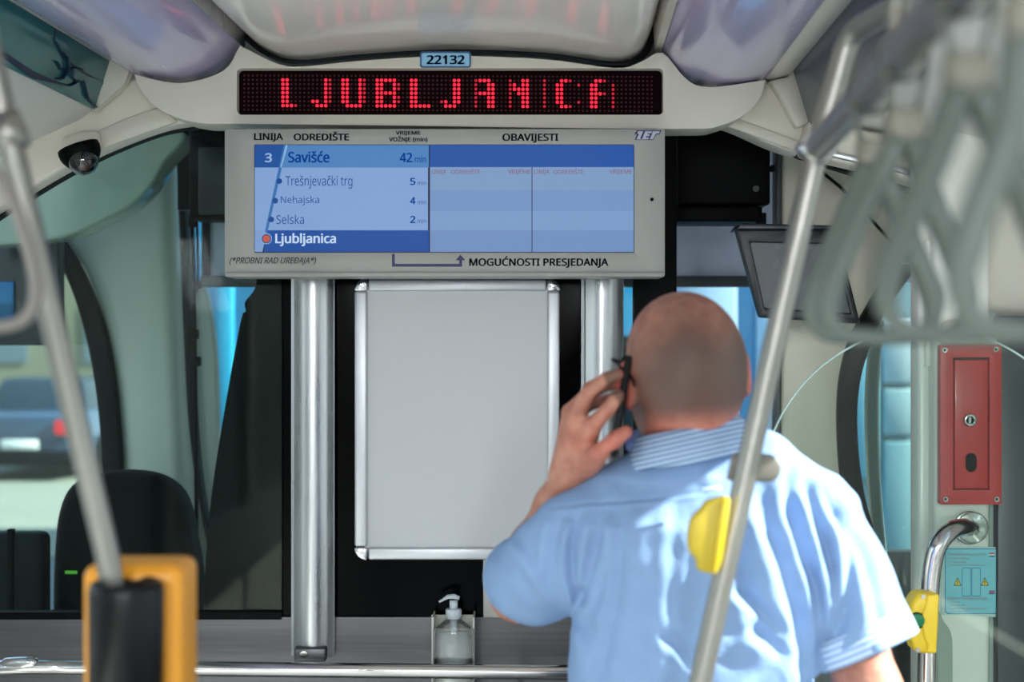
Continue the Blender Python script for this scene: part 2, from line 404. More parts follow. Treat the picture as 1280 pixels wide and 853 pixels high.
col(72, range(1, 7)); col(73, A7); col(74, [0, 3]); col(75, [0, 3], True); col(77, range(1, 7), True)
on = set(lit) | set(dim)
off = [(a, b) for a in range(-9, 87) for b in range(-1, 8) if (a, b) not in on]
dots('unlit_dots', [cell(*c) for c in off], .0022, emit('unlit_dot', (46, 12, 20), 1), .001)
dots('lit_dots', [cell(*c) for c in lit], .0035, emit('lit_dot', (255, 34, 60), 1.6), .002)
dots('dim_dots', [cell(*c) for c in dim], .0031, emit('dim_dot', (190, 28, 50), 1.0), .002)
np_ = tag(plate('fleet_number_plate', rrect(525, 64.5, 588.5, 84.5, 3), 2.857, .003, pm('number_plate_blue', (34, 84, 130), .4)), 'small light blue fleet number plate above the red display', 'plate')
plate('plate_face', rrect(527, 66.5, 586.5, 82.5, 2), 2.8562, .001, pm('number_plate_face', (132, 186, 220), .4), np_)
lettering('lettering', '22132', 533, 69, 581, 80.5, 2.8555, pm('number_blue', (10, 76, 140), .4), np_, .035)

# ------------------------------------------------------------------ passenger information display
YD = 2.80
dsp = thing('information_display', V(556, 254, YD), 'grey cased passenger information screen listing tram stops', 'display')
plate('case', rrect(281, 161.5, 831, 346.5, 3), YD, .09, GREYP, dsp, bevel=.0012, holes=[rrect(317.5, 180.5, 793, 316, 1, 2)], seg=2)
pbox('lower_lip', 281.5, 340.5, 830.5, 346.3, YD-.006, .02, GREYP, dsp, bevel=.002)
for x in (300, 813): pbox('hanger', x-8, 161, x+8, 170, YD+.03, .02, BLACK, dsp)
YS = YD+.006
scr = pbox('screen', 316, 179, 794, 317, YS, .01, emit('screen_black', (10, 20, 60), 1), dsp)
def srect(pts, c, z=1, nm='screen_area', s=1.0):
    return plate(nm, pts, YS-.0004*z, .0003, emit('screen_%d_%d_%d' % c, c, s), scr)
def R(x0, y0, x1, y1): return [(x0, y0), (x1, y0), (x1, y1), (x0, y1)]
srect(R(318.5, 181.5, 536, 209.5), (72, 124, 182))
srect([(318.5, 181.5), (356.5, 181.5), (349, 209.5), (318.5, 209.5)], (12, 74, 150), 2)
srect(R(318.5, 209.5, 535, 288), (124, 158, 206))
srect([(333, 288), (536, 288), (536, 315), (330, 315)], (10, 72, 152))
srect([(318.5, 288), (334, 288), (328, 315), (318.5, 315)], (120, 152, 200))
srect([(354.5, 181.5), (358.5, 181.5), (334.5, 290), (331, 290)], (46, 106, 170), 3, 'route_line')
srect([(357, 181.5), (359.5, 181.5), (352, 209.5), (350, 209.5)], (150, 190, 224), 3, 'route_line')
srect(R(537.5, 181.5, 792, 209), (22, 78, 158))
for j, (a, b, c_) in enumerate([(209, 238, (120, 150, 190)), (238, 264, (112, 144, 190)), (264, 288, (118, 152, 196)), (288, 315, (108, 140, 186))]):
    srect(R(537.5, a, 664.5, b), c_); srect(R(665.5, a, 792, b), c_)
def sdot(x, y, r, c, z=4): srect([(x+r*math.cos(a*math.pi/10), y+r*math.sin(a*math.pi/10)) for a in range(20)], c, z, 'stop_marker')
for x, y in ((349, 226.5), (344, 251), (339, 274.5)): sdot(x, y, 3.6, (8, 66, 140))
sdot(333, 298.5, 7, (120, 160, 206), 4); sdot(333, 298.5, 5.8, (20, 60, 120), 5); sdot(333, 298.5, 4.6, (186, 84, 62), 6)
SB = emit('screen_text_blue', (10, 62, 142)); SW = emit('screen_text_white', (190, 212, 236)); SR = emit('screen_text_red', (128, 70, 96)); SL = emit('screen_text_pale', (150, 178, 216))
def stx(s, x0, y0, x1, y1, m=SB, b=.02, sh=0): lettering('lettering', s, x0, y0, x1, y1, YS-.0028, m, scr, b, sh)
stx('3', 331, 191.5, 340, 203, SL, .03)
stx('Savišće', 360, 189, 412, 203.5, SB, .03)
stx('42', 499.5, 191, 515.5, 203, SB, .03); stx('min', 518.5, 195, 532.5, 203, SB, .01)
stx('Trešnjevački trg', 357, 219.5, 440.5, 236, SB, 0)
stx('Nehajska', 351, 245, 399, 256.8, SB, 0); stx('Selska', 345.5, 268.5, 380, 280.2, SB, 0)
for s, y in (('5', 226.5), ('4', 250.5), ('2', 274)):
    stx(s, 512.5, y-4, 519.5, y+5, SB, .03); stx('min', 522, y-.5, 532.5, y+5, SB, 0)
stx('Ljubljanica', 344, 291.5, 420, 308, SW, .03)
for s, x0, x1 in (('LINIJA', 540, 558), ('ODREDIŠTE', 564, 600), ('VRIJEME', 635, 663), ('LINIJA', 668, 687), ('ODREDIŠTE', 692, 729), ('VRIJEME', 762, 790)):
    stx(s, x0, 211 if 'Š' in s else 212, x1, 217.5, SR, -.005)
def ctx(s, x0, y0, x1, y1, b=.03, sh=0): lettering('lettering', s, x0, y0, x1, y1, YD-.0008, NAVY, dsp, b, sh)
ctx('LINIJA', 317.5, 166.5, 354, 175.5); ctx('ODREDIŠTE', 367, 164.5, 436.5, 175.8)
ctx('VRIJEME', 494.5, 163.8, 525.5, 168.6); ctx('VOŽNJE (min)', 486, 170, 534.5, 178.2)
ctx('OBAVIJESTI', 628, 167, 698, 176.5); ctx('MOGUĆNOSTI PRESJEDANJA', 586.5, 320.3, 760.5, 332.5)
ctx('(*PROBNI RAD UREĐAJA*)', 287, 321.5, 395, 331.5, .005, .3)
plate('arrow', [(490, 317.5), (493.5, 317.5), (493.5, 330), (574, 330), (574, 325.5), (569.5, 325.5), (575.5, 318.5), (581.5, 325.5), (577.5, 325.5), (577.5, 333.5), (490, 333.5)], YD-.0008, .0007, NAVY, dsp)
lg = plate('operator_emblem', [(796, 163), (827, 163), (824.5, 168), (820.5, 168), (816.5, 175), (793.5, 175), (796, 168), (793, 168)], YD-.0010, .0009, NAVY, dsp)
PALE = pm('emblem_pale', (178, 178, 196), .5)
for pts in ([(797.5, 164.3), (804, 164.3), (800, 173.6), (803, 173.6), (802.5, 174.2), (795.5, 174.2), (799, 167), (796.5, 167)],
            [(806.5, 164.3), (815, 164.3), (814, 166.6), (809.8, 166.6), (809.2, 168), (812.5, 168), (811.6, 170.2), (808.2, 170.2), (807.2, 172), (811.5, 172), (810.5, 174.2), (802.5, 174.2)],
            [(816, 164.3), (825, 164.3), (823.8, 166.8), (820, 166.8), (816, 174.2), (812, 174.2), (815.6, 166.8), (815, 166.8)]):
    plate('emblem_letter', pts, YD-.0016, .0005, PALE, lg)
disc('sensor_hole', V(815, 249.5, YD-.001), .0035, .002, BLACK, dsp, 14)

# ------------------------------------------------------------------ aluminium posts
def post(x0, x1, lab):
    t = thing('aluminium_post', ((x0+x1-1280)/2/F*2.93, 2.97, 0), lab, 'post')
    a = V(x0, 345, 2.93); b = V(x1, 345, 2.93)
    wd = b.x-a.x; cx = (a.x+b.x)/2
    # rounded extrusion profile with side flange, full height
    pr = [(-wd/2, .0), (-wd/2, -.012), (-wd/2+.006, -.014), (-wd/2+.009, -.024)]+[(-wd/2+.009+(wd-.018)*i/10, -.024-.016*math.sin(math.pi*i/10)) for i in range(1, 10)]+[(wd/2-.009, -.024), (wd/2-.003, -.014), (wd/2, -.012), (wd/2, 0)]
    z0 = 1.6-(827-426.5)/F*2.93
    me = poly_prism([Vector((cx+p, 2.995+q, z0)) for p, q in pr], (0, 0, 2.035-z0))
    o = link('extrusion', me, ALU, t)
    for p in me.polygons: p.use_smooth = len(p.vertices) == 4
    em = o.modifiers.new('split', 'EDGE_SPLIT'); em.split_angle = math.radians(35)
    box('base_bracket', (cx-wd*.36, 2.94, z0-.004), (cx+wd*.36, 2.995, z0+.025), STEEL, t, bevel=.004)
    disc('bolt', Vector((cx-.012, 2.937, z0+.012)), .008, .006, CHROME, t)
post(359, 414, 'broad aluminium post left of the white poster frame')
post(728, 782, 'broad aluminium post right of the white poster frame behind the hand')

# ------------------------------------------------------------------ snap frame
pf = thing('poster_frame', V(571, 701, 2.95), 'empty white poster in an aluminium snap frame on black glass', 'frame')
SNAP = pm('satin_silver_frame', (196, 198, 204), .35, metal=.55, noise=.03)
YF = 2.962
pbox('poster_sheet', 455, 358, 688, 690, YF+.008, .004, WHITE, pf)
def rail(pts):
    plate('frame_rail', pts, YF, .02, SNAP, pf, bevel=.005, seg=3)
rail([(443, 364), (459, 364), (459, 684), (443, 684)]); rail([(684, 364), (699.5, 364), (699.5, 684), (684, 684)])
rail([(460, 349), (683, 349), (683, 364), (460, 364)]); rail([(460, 685), (683, 685), (683, 700.5), (460, 700.5)])
CAPM = pm('chrome_corner', (210, 210, 214), .12, metal=1, bump=.9, bscale=60)
for cx, cy, a0 in ((459, 364, 180), (684, 364, 270), (684, 685, 0), (459, 685, 90)):
    ptsc = [(cx, cy)]+arc(cx, cy, 16.5, a0, a0+90, 8)
    plate('corner_cap', ptsc, YF-.002, .022, CAPM, pf, bevel=.003)

# ------------------------------------------------------------------ low handrail, soap bottle, white box
hr = thing('horizontal_handrail', V(360, 832, 2.9), 'long horizontal steel handrail in front of the bulkhead', 'handrail')
link('rail', sweep(smooth_path([V(-40, 836, 2.88), V(20, 834, 2.88), V(60, 834, 2.885), (V(120, 835, 2.89)), V(400, 838, 2.89), V(715, 841, 2.89), V(980, 844, 2.89)], 6), .0155, 20), CHROME, hr, True)
for x in (215, 650, 960): tube('bracket', [V(x, 836, 2.89), V(x, 850, 2.95), V(x, 852, 3.0)], .006, CHROME, hr, sm=4)
plate('sleeve_joint', [(0, 824), (30, 822), (46, 824), (46, 838), (0, 842)], 2.865, .028, CHROME, hr, bevel=.01, seg=3)
ACR = glass('clear_acrylic', (.96, .97, .96), 1.6, .05)
hd = thing('acrylic_holder', V(567, 900, 2.93), 'clear acrylic wall pocket holding the soap bottle', 'holder')
YH = 2.915
pbox('back_plate', 539.5, 769, 592, 905, 2.985, .003, pm('frosted_acrylic', (210, 206, 196), .25, coat=.3), hd)
pbox('front_plate', 541, 786, 593, 905, YH, .002, ACR, hd); 
for x in (541, 592): pbox('side_plate', x-1, 772, x+1, 905, YH, .07, pm('frosted_acrylic_edge', (184, 184, 178), .25), hd)
bt = thing('soap_bottle', V(566, 905, 2.95), 'clear pump bottle of hand gel in the acrylic pocket', 'bottle')
BG = glass('bottle_plastic', (.93, .95, .94), 2.2, .08)
GEL = pm('clear_gel', (200, 206, 208), .2, noise=.10, nscale=60, spec=.6)
cb = V(567, 905, 2.95)
zt = V(0, 776, 2.95).z-cb.z
prb = [(.001, 0), (.036, 0), (.038, .005), (.038, zt-.028), (.035, zt-.014), (.024, zt-.004), (.014, zt+.004), (.013, zt+.012), (.001, zt+.012)]
lathe('bottle_body', prb, cb, BG, bt, 28, 1, .65)
lathe('gel', [(.001, .003), (.0365, .003), (.0365, zt-.025), (.001, zt-.025)], cb, GEL, bt, 28, 1, .64)
PUMPM = pm('translucent_white_pump', (196, 204, 212), .35, noise=.03)
lathe('pump_collar', [(.004, zt+.005), (.0165, zt+.005), (.0165, zt+.022), (.0155, zt+.024), (.001, zt+.024)], cb, PUMPM, bt, 24)
lathe('pump_stem', [(.0085, zt+.022), (.0085, zt+.042), (.001, zt+.042)], cb, PUMPM, bt, 18)
zc = cb.z+zt+.044
P0 = Vector((cb.x+.012, cb.y, zc+.002))
link('pump_head', sweep([P0, P0+Vector((-.012, 0, .004)), P0+Vector((-.024, 0, .003)), P0+Vector((-.034, 0, -.003)), P0+Vector((-.042, 0, -.0075))], [(.004, .006), (.0055, .009), (.0045, .008), (.003, .0055), (.0025, .0045)], 12), PUMPM, bt, True)
tube('dip_tube', [cb+Vector((0, 0, zt+.005)), cb+Vector((0, 0, zt*.5)), cb+Vector((-.012, 0, .02))], .0035, PUMPM, bt, sm=4)
lathe('tube_socket', [(.001, zt-.05), (.005, zt-.05), (.0075, zt-.025), (.008, zt+.004), (.001, zt+.004)], cb, PUMPM, bt, 16)
wb = tag(pbox('notice_card', 604, 640, 700, 772.5, 2.985, .012, pm('white_card', (186, 184, 180), .5), bevel=.002), 'white card panel with a screw behind the raised elbow', 'card')
screw(V(616, 757.5, 2.984), .0045, wb)

# ------------------------------------------------------------------ dome camera
dc = thing('dome_camera', V(102, 200, 2.9), 'black dome security camera on the cream arch', 'camera')
CC = V(99, 188, 2.88)
bm = bmesh.new(); bmesh.ops.create_uvsphere(bm, u_segments=32, v_segments=16, radius=.043)
for v in bm.verts:
    if v.co.z > .010: v.co.z = .010
bmesh.ops.transform(bm, matrix=Matrix.Translation(CC) @ Matrix.Rotation(math.radians(-20), 4, 'Y') @ Matrix.Diagonal((1, .8, .95, 1)), verts=bm.verts)
link('housing', mesh_bm(bm), BLACK, dc, True)
bm = bmesh.new(); bmesh.ops.create_uvsphere(bm, u_segments=32, v_segments=16, radius=.030)
bmesh.ops.transform(bm, matrix=Matrix.Translation(CC+Vector((.010, -.006, -.022))), verts=bm.verts)
link('dome', mesh_bm(bm), glass('dome_glass', (.45, .5, .5), 3, .02), dc, True)
disc('lens', CC+Vector((.014, -.014, -.034)), .010, .008, pm('lens_red', (150, 80, 70), .2), dc, 18)
plate('mounting_foot', [(74, 172), (100, 163), (122, 162), (124, 185), (112, 200), (78, 190)], 2.905, .03, CREAM2, dc, bevel=.01)

# ------------------------------------------------------------------ driver's cab seen through the glass
cab = struct(plate('wall_cab_left', interp([(70, 150), (74, 292), (100, 336), (124, 398), (138, 470), (146, 560), (148, 640), (148, 900)], 5)+[(232, 900), (240, 700), (228, 500), (218, 300), (214, 150)], 3.95, .25, GREENW, bevel=.05, seg=4))
fr1 = interp([(62, 285), (78, 300), (106, 350), (128, 410), (142, 480), (149, 560), (150, 640), (150, 800)], 5)
fr2 = interp([(126, 800), (127, 640), (126, 560), (118, 480), (104, 410), (84, 350), (62, 315)], 5)
wf1 = struct(plate('trim_21', fr1+fr2, 3.93, .05, RUBBER, bevel=.006), 'curved black rubber window seal')
struct(plate('trim_22', interp([(-40, 168), (216, 160), (204, 205), (176, 246), (130, 275), (70, 298), (-40, 310)], 5)+[(-40, 200)], 3.6, .12, pm('cab_ceiling_moulding', (150, 168, 158), .18, coat=.3), bevel=.03, seg=4), 'rounded cab ceiling moulding')
vis = tag(pbox('mirror_housing', -40, 272, 74, 432, 3.8, .05, pm('dark_blue_black_plastic', (16, 30, 40), .35), bevel=.006), 'dark square mirror housing at the left cab window', 'mirror')
pbox('mirror_glass', -40, 352, 18, 402, 3.795, .004, pm('mirror_blue', (40, 90, 130), .1, metal=.7), vis, bevel=.01)
disc('knob', V(66, 291, 3.795), .012, .02, BLACK, vis)
struct(box('window_10', V(-60, 900, 4.1)+Vector((0, 0, 0)), V(140, 200, 4.1)+Vector((0, .006, 0)), CLEAR))
# windscreen frame bars
struct(plate('trim_23', interp([(218, 150), (222, 250), (228, 400), (236, 540), (250, 640), (262, 700)], 4)+interp([(272, 700), (256, 640), (244, 540), (238, 400), (231, 250), (226, 150)], 4), 3.9, .06, RUBBER, bevel=.006), 'curved black windscreen pillar seal')
struct(plate('trim_24', interp([(252, 350), (262, 380), (270, 440), (274, 560), (276, 640), (280, 900)], 4)+[(226, 900), (240, 700), (236, 500), (240, 350)], 4.05, .04, GREENW, bevel=.01), 'pale windscreen surround')
wp = thing('windscreen_wiper', V(242, 700, 3.7), 'thin black wiper rod hanging beside the windscreen', 'rod')
tube('rod', [V(240, 268, 3.7), V(242, 350, 3.7), V(244, 470, 3.7), V(246, 700, 3.7)], .0055, BLACK, wp, sm=4, n=8)
tube('rod', [V(246, 265, 3.7), V(247, 350, 3.7), V(241, 385, 3.7), V(240, 440, 3.7)], .0035, BLACK, wp, sm=4, n=8)
for x, y, h in ((240, 275, 9), (242, 418, 6), (245, 452, 6), (246, 356, 5)): pbox('clip', x-5, y-h, x+5, y+h, 3.69, .02, BLACK, wp, bevel=.003)
sc2 = thing('destination_box', V(260, 220, 3.5), 'black equipment box left of the information display seen through glass', 'box')
pbox('case', 236, 160, 300, 274, 3.5, .12, BLACK, sc2, bevel=.008)
plate('panel', rrect(248, 184, 290, 268, 3), 3.494, .008, pm('dark_grey_panel', (26, 30, 32), .4), sc2, bevel=.002)
struct(pbox('trim_25', 222, 140, 300, 262, 3.75, .04, RUBBER), 'black windscreen header')
rb = thing('roller_blind', V(560, 300, 3.8), 'grey roller sun blind hanging inside the windscreen', 'blind')
BL = pm('blind_fabric', (182, 192, 212), .7, noise=.04)
pbox('fabric', 262, 160, 990, 352, 3.82, .004, BL, rb)
pbox('bottom_bar', 250, 345, 940, 359, 3.80, .03, pm('dark_grey_bar', (52, 56, 62), .4), rb, bevel=.004)
pbox('side_guide', 252, 275, 262, 352, 3.81, .02, BLACK, rb)
bp = tag(plate('cab_partition', interp([(322, 340), (318, 362), (306, 378), (307, 390), (300, 405), (276, 540), (262, 640), (254, 760), (254, 900)], 4)+[(470, 900), (470, 340)], 3.25, .05, pm('black_partition', (6, 9, 10), .35, spec=.12), bevel=.006), 'black sloping cab partition beside the left aluminium post', 'partition')
seat = thing('driver_seat', V(155, 1100, 3.45), 'black high backed driver seat behind the tinted glass', 'seat')
SEATM = pm('black_seat_fabric', (10, 13, 14), .75, spec=.1, noise=.2, nscale=40)
plate('backrest', interp([(62, 900), (62, 760), (64, 690), (70, 640), (86, 608), (120, 594), (165, 592), (202, 602), (226, 628), (238, 680), (246, 740), (248, 900)], 4), 3.42, .13, SEATM, seat, bevel=.035, seg=4)
box('cushion', V(100, 900, 3.5)+Vector((0, 0, -.1)), V(250, 900, 3.5)+Vector((0, .45, .04)), SEATM, seat, bevel=.04, seg=3)
cs = V(155, 900, 3.7); box('pedestal', (cs.x-.08, 3.62, 0), (cs.x+.08, 3.8, cs.z-.08), BLACK, seat, bevel=.01)
pbox('green_indicator', 81, 714, 96, 718, 3.414, .004, emit('green_indicator', (90, 190, 60), .8), seat, bevel=.001)
bgt = thing('cab_bag', V(25, 900, 3.4), 'black case standing left of the driver seat', 'bag')
pbox('body', -40, 667, 54, 1240, 3.34, .07, pm('black_green_fabric', (10, 17, 17), .6, spec=.15), bgt, bevel=.02, seg=3)
pbox('strap_band', 8, 662, 16, 1100, 3.334, .02, BLACK, bgt, bevel=.003)
struct(box('trim_26', (-1.6, 3.06, .9), (.9, 3.1, 1.0), BLACK), 'cab ledge')
struct(pbox('wall_cab_front', 140, 690, 1300, 1200, 4.1, .05, pm('cab_front_panel', (40, 44, 46), .6)))
struct(pbox('window_11', 232, 100, 1040, 690, 4.12, .006, glass('windscreen_glass', (.86, .93, .95), .6)))

# ------------------------------------------------------------------ right of the display
eb = thing('equipment_box', V(905, 220, 3.2), 'large black equipment box right of the information display', 'box')
pbox('case', 846, 150, 963, 256, 3.2, .16, BLACK, eb, bevel=.006)
pbox('lower_case', 846, 258, 953, 277, 3.205, .14, BLACK, eb, bevel=.004)
pbox('knob', 964, 206, 969, 214, 3.22, .02, BLACK, eb, bevel=.002); pbox('latch', 947, 266, 958, 281, 3.21, .03, BLACK, eb, bevel=.002)
disc('lock', V(945, 236, 3.198), .007, .006, pm('dark_lock', (34, 36, 38), .4), eb)
mon = thing('cab_monitor', V(1000, 340, 3.05), 'dark tilted monitor hanging behind the right pole', 'monitor')
MB_ = pm('monitor_bezel', (30, 33, 36), .4, noise=.05)
plate('bezel', [(920, 287), (1046, 287), (1076, 405), (950, 397)], 3.05, .03, MB_, mon, bevel=.004, holes=[[(938, 303), (1042, 305), (1064, 392), (956, 385)]])
plate('screen', [(934, 300), (1045, 300), (1067, 396), (952, 388)], 3.058, .006, pm('dark_grey_screen', (74, 82, 86), .25, noise=.05), mon)
plate('top_cover', [(920, 287), (926, 279), (1052, 282), (1046, 287)], 3.052, .09, pm('monitor_top', (36, 40, 50), .35), mon, bevel=.003)
plate('back_shell', [(930, 284), (1040, 284), (1070, 398), (955, 392)], 3.082, .05, BLACK, mon, bevel=.02)
tube('bracket', [V(1000, 290, 3.12), V(1005, 262, 3.2), V(1010, 240, 3.25)], .012, BLACK, mon, sm=3)
struct(plate('wall_cab_right', [(978, 120), (978, 420), (972, 600), (972, 900), (1090, 900), (1060, 600), (1052, 560), (1050, 480), (1075, 400), (1118, 335), (1330, 335), (1330, 120)], 3.3, .12, pm('cream_cab_wall', (236, 230, 212), .4, noise=.03), bevel=.01, seg=2))
struct(plate('trim_27', interp([(1004, 184), (1020, 210), (1060, 245), (1110, 300), (1118, 305)], 4)+interp([(1120, 303), (1112, 297), (1062, 242), (1022, 207), (1006, 182)], 4), 3.296, .004, RUBBER), 'panel seam')
struct(pbox('trim_28', 970, 160, 977, 900, 3.29, .05, pm('grey_edge', (84, 90, 92), .4), bevel=.004))
struct(plate('trim_29', interp([(1118, 330), (1082, 390), (1062, 430), (1051, 480), (1049, 540), (1056, 620), (1080, 720), (1100, 900)], 5)+interp([(1126, 900), (1108, 720), (1082, 620), (1073, 540), (1076, 480), (1090, 430), (1112, 384), (1150, 330)], 5), 3.27, .05, RUBBER, bevel=.008), 'black curved side window seal')
struct(box('window_12', V(1060, 900, 3.33), V(1180, 330, 3.33)+Vector((0, .006, 0)), glass('side_window_glass', (.78, .85, .84), 1)))
struct(plate('trim_30', interp([(1094, 400), (1084, 480), (1086, 600), (1100, 760), (1110, 900)], 4)+interp([(1130, 900), (1116, 760), (1102, 600), (1100, 480), (1108, 400)], 4), 3.36, .03, GREENW, bevel=.008), 'pale inner window edge')
# door pillar
PIL = pm('pillar_enamel', (230, 230, 224), .3, noise=.03, nscale=3, coat=.2)
struct(pbox('trim_31', 1168, -80, 1238, 2200, 2.72, .12, PIL, bevel=.01, seg=3), 'door pillar')
struct(pbox('trim_32', 1148, 200, 1167, 2100, 2.76, .06, PIL, bevel=.006), 'slim pillar flange')
struct(pbox('trim_33', 1236, 390, 1246, 2200, 2.73, .05, pm('grey_door_edge', (150, 166, 160), .35), bevel=.004))
dr = struct(pbox('door_1', 1246, 395, 1345, 2200, 2.71, .05, pm('dark_door_leaf', (16, 26, 40), .3), bevel=.004))
plate('recess_cover', interp([(1172, 900), (1172, 772), (1180, 778), (1189, 792), (1191, 820), (1191, 900)], 4), 2.714, .008, pm('green_grey_cover', (160, 172, 160), .35), dr, bevel=.002)
plate('arched_cover', interp([(1176, 430), (1178, 405), (1200, 398), (1225, 402), (1242, 418), (1250, 432)], 4), 2.712, .006, CREAM, dr, bevel=.002)
pbox('slot_cover', 1157, 300, 1166, 458, 2.75, .012, PIL, dr, bevel=.002)
# red box
lb = thing('emergency_lock_box', V(1213, 631, 2.7), 'red metal emergency box with keyhole on the door pillar', 'box')
YL = 2.70
plate('frame', rrect(1175.5, 431.5, 1252, 631, 2), YL, .02, RED, lb, bevel=.002, holes=[R(1191.5, 447, 1237, 613)])
d2 = plate('hatch', R(1193, 450, 1235.5, 611.5), YL+.002, .012, RED, lb, bevel=.002)
pbox('recess', 1190, 446, 1238, 614, YL+.015, .004, pm('dark_red_recess', (50, 12, 14), .5), lb)
disc('key_lock', V(1212.5, 525.5, YL-.002), .0125, .010, CHROME, d2, 28, bevel=.002)
disc('key_slot', V(1212.5, 525.5, YL-.008), .0075, .003, BLACK, d2, 20)
pbox('slot_line', 1210.8, 521.5, 1214.2, 529.5, YL-.0105, .002, CHROME, d2)
plate('oval_hole', [(x, y) for x, y in arc(1214, 573.5, 7, 180, 360, 8)+arc(1214, 583.5, 7, 0, 180, 8)], YL+.0008, .003, BLACK, d2)
for x, y in ((1181, 438), (1245, 437), (1182, 624.5), (1246, 624.5)):
    screw(V(x, y, YL-.001), .0052, lb); disc('screw_recess', V(x, y, YL-.003), .0022, .001, BLACK, lb, 6)
# sticker
sk = tag(plate('door_notice', [(1177, 684), (1251, 684.5), (1251, 772), (1176.5, 769)], 2.7165, .003, pm('pale_sticker', (190, 214, 210), .35)), 'light blue emergency door notice below the red box', 'sticker')
YK = 2.716
bluep = pm('sticker_blue', (22, 108, 170), .4); cy = pm('sticker_cyan', (122, 198, 216), .4)
plate('blue_border', rrect(1181, 686, 1248.5, 768, 5), YK-.0002, .0002, bluep, sk)
plate('cyan_field', rrect(1182, 687, 1247.5, 767, 4.5), YK-.0006, .0002, cy, sk)
for x0 in (1202.5, 1214.5):
    plate('door_outline', rrect(x0, 710, x0+11.5, 746, 1.5), YK-.0009, .0002, bluep, sk); plate('door_field', rrect(x0+.7, 710.8, x0+10.8, 745.2, 1), YK-.0013, .0002, cy, sk)
for x in (1197, 1231):
    plate('warning_triangle', [(x, 722), (x+5, 732.5), (x-5, 732.5)], YK-.0009, .0002, BLACK, sk)
    plate('warning_field', [(x, 724), (x+3.8, 731.6), (x-3.8, 731.6)], YK-.0013, .0002, YEL2, sk)
    plate('warning_mark', R(x-.5, 726, x+.5, 730.8), YK-.0017, .0002, BLACK, sk)
for y, cols in ((691.5, ((190, 40, 50), (230, 230, 230), (40, 60, 130))), (738.5, ((120, 70, 130), (190, 90, 110), (70, 70, 140)))):
    for j, c_ in enumerate(cols): plate('flag_stripe', R(1236.5, y+1.6*j, 1243.5, y+1.6*j+1.6), YK-.0009, .0002, pm('flag_%d' % j, c_, .5), sk)
RT = pm('red_print', (150, 84, 96), .5)
def ktx(s, x0, y0, x1, y1): lettering('lettering', s, x0, y0, x1, y1, YK-.0010, RT, sk, -.005)
ktx('OTVARANJE VRATA U NUŽNOSTI', 1185, 691, 1232, 695); ktx('1. Podignite poklopac', 1185, 697, 1212, 700); ktx('2. Povucite ručicu', 1185, 701.5, 1208, 704.2); ktx('3. Gurnite pritisnuto i istovremeno vrata', 1185, 705.5, 1232, 708.7)
ktx('EMERGENCY OPENING OF DOORS', 1184, 747, 1234, 750.3); ktx('1. Lift cover', 1185, 751.5, 1200, 754); ktx('2. Pull the handle', 1185, 755.5, 1207, 758.3); ktx('3. Push the door and slide leaves and', 1185, 759.5, 1233, 762.3); ktx('move it by hand', 1188, 763.3, 1211, 766)
# door handrail
dh = thing('door_handrail', V(1215, 660, 2.7), 'curved steel handrail fixed to the pillar beside the door', 'handrail')
disc('flange', V(1212, 660, 2.707), .032, .007, CHROME, dh, 32, bevel=.002)
disc('flange', V(1216, 660, 2.70), .030, .006, CHROME, dh, 32, bevel=.002)
for x, y in ((1214, 645), (1225, 669)): screw(V(x, y, 2.696), .006, dh)
link('rail', sweep(smooth_path([V(1214, 660, 2.71), V(1205, 659, 2.64), V(1190, 663, 2.60), V(1174, 680, 2.58), V(1166, 706, 2.58), V(1162, 750, 2.58), V(1158, 853, 2.58), V(1156, 1100, 2.58), V(1156, 1528, 2.58)], 8), .0165, 20), CHROME, dh, True)
bb = thing('door_button', V(1156, 820, 2.55), 'bright yellow box with green push button on the curved handrail', 'button box')
sh_ = interp([(1147, 743), (1175, 742), (1175, 780), (1172, 818), (1143, 818), (1142, 806), (1137, 796), (1137, 768), (1140, 756)], 2)
plate('housing', [(1148, 743), (1175, 742.5), (1174, 780), (1171.5, 819), (1144, 817), (1142, 806), (1136.5, 796), (1137, 768), (1140, 756)], 2.535, .055, YEL2, bb, bevel=.008, seg=3)
plate('raised_cover', interp([(1160, 744), (1174.5, 743.5), (1171, 818), (1158, 816)], 1)+interp([(1160, 806), (1156, 798), (1153, 782), (1153, 770), (1158, 756)], 3), 2.529, .02, YEL2, bb, bevel=.006, seg=3)
disc('green_button', V(1146.5, 776, 2.531), .0125, .012, pm('green_button', (16, 120, 78), .3), bb, 28, bevel=.003)
disc('button_ring', V(1146.5, 776, 2.534), .0145, .006, BLACK, bb, 28)
for x, y in ((1154, 746.5), (1147.5, 813)): screw(V(x, y, 2.533), .004, bb)
# rounded glass screen
gp = thing('glass_screen', V(1160, 700, 2.45), 'round topped clear green glass screen right of the man', 'glass screen')
gc = [(960+0, 2000)]+arc(1160, 618, 208, 180, 360, 40)+[(1368, 2000)]
gc[0] = (952, 2000)
plate('pane', gc, 2.66, .008, GREENG, gp)
edge = [V(x, y, 2.659) for x, y in [(952, 1500)]+arc(1160, 618, 208, 180, 360, 48)+[(1368, 1500)]]
link('polished_edge', sweep(edge, (.0022, .0045), 6), pm('glass_edge_green', (196, 222, 212), .15, spec=.8), gp, True)
box('floor_clamp', V(960, 1460, 2.64), V(1360, 1496, 2.64)+Vector((0, .05, 0)), ALU, gp)

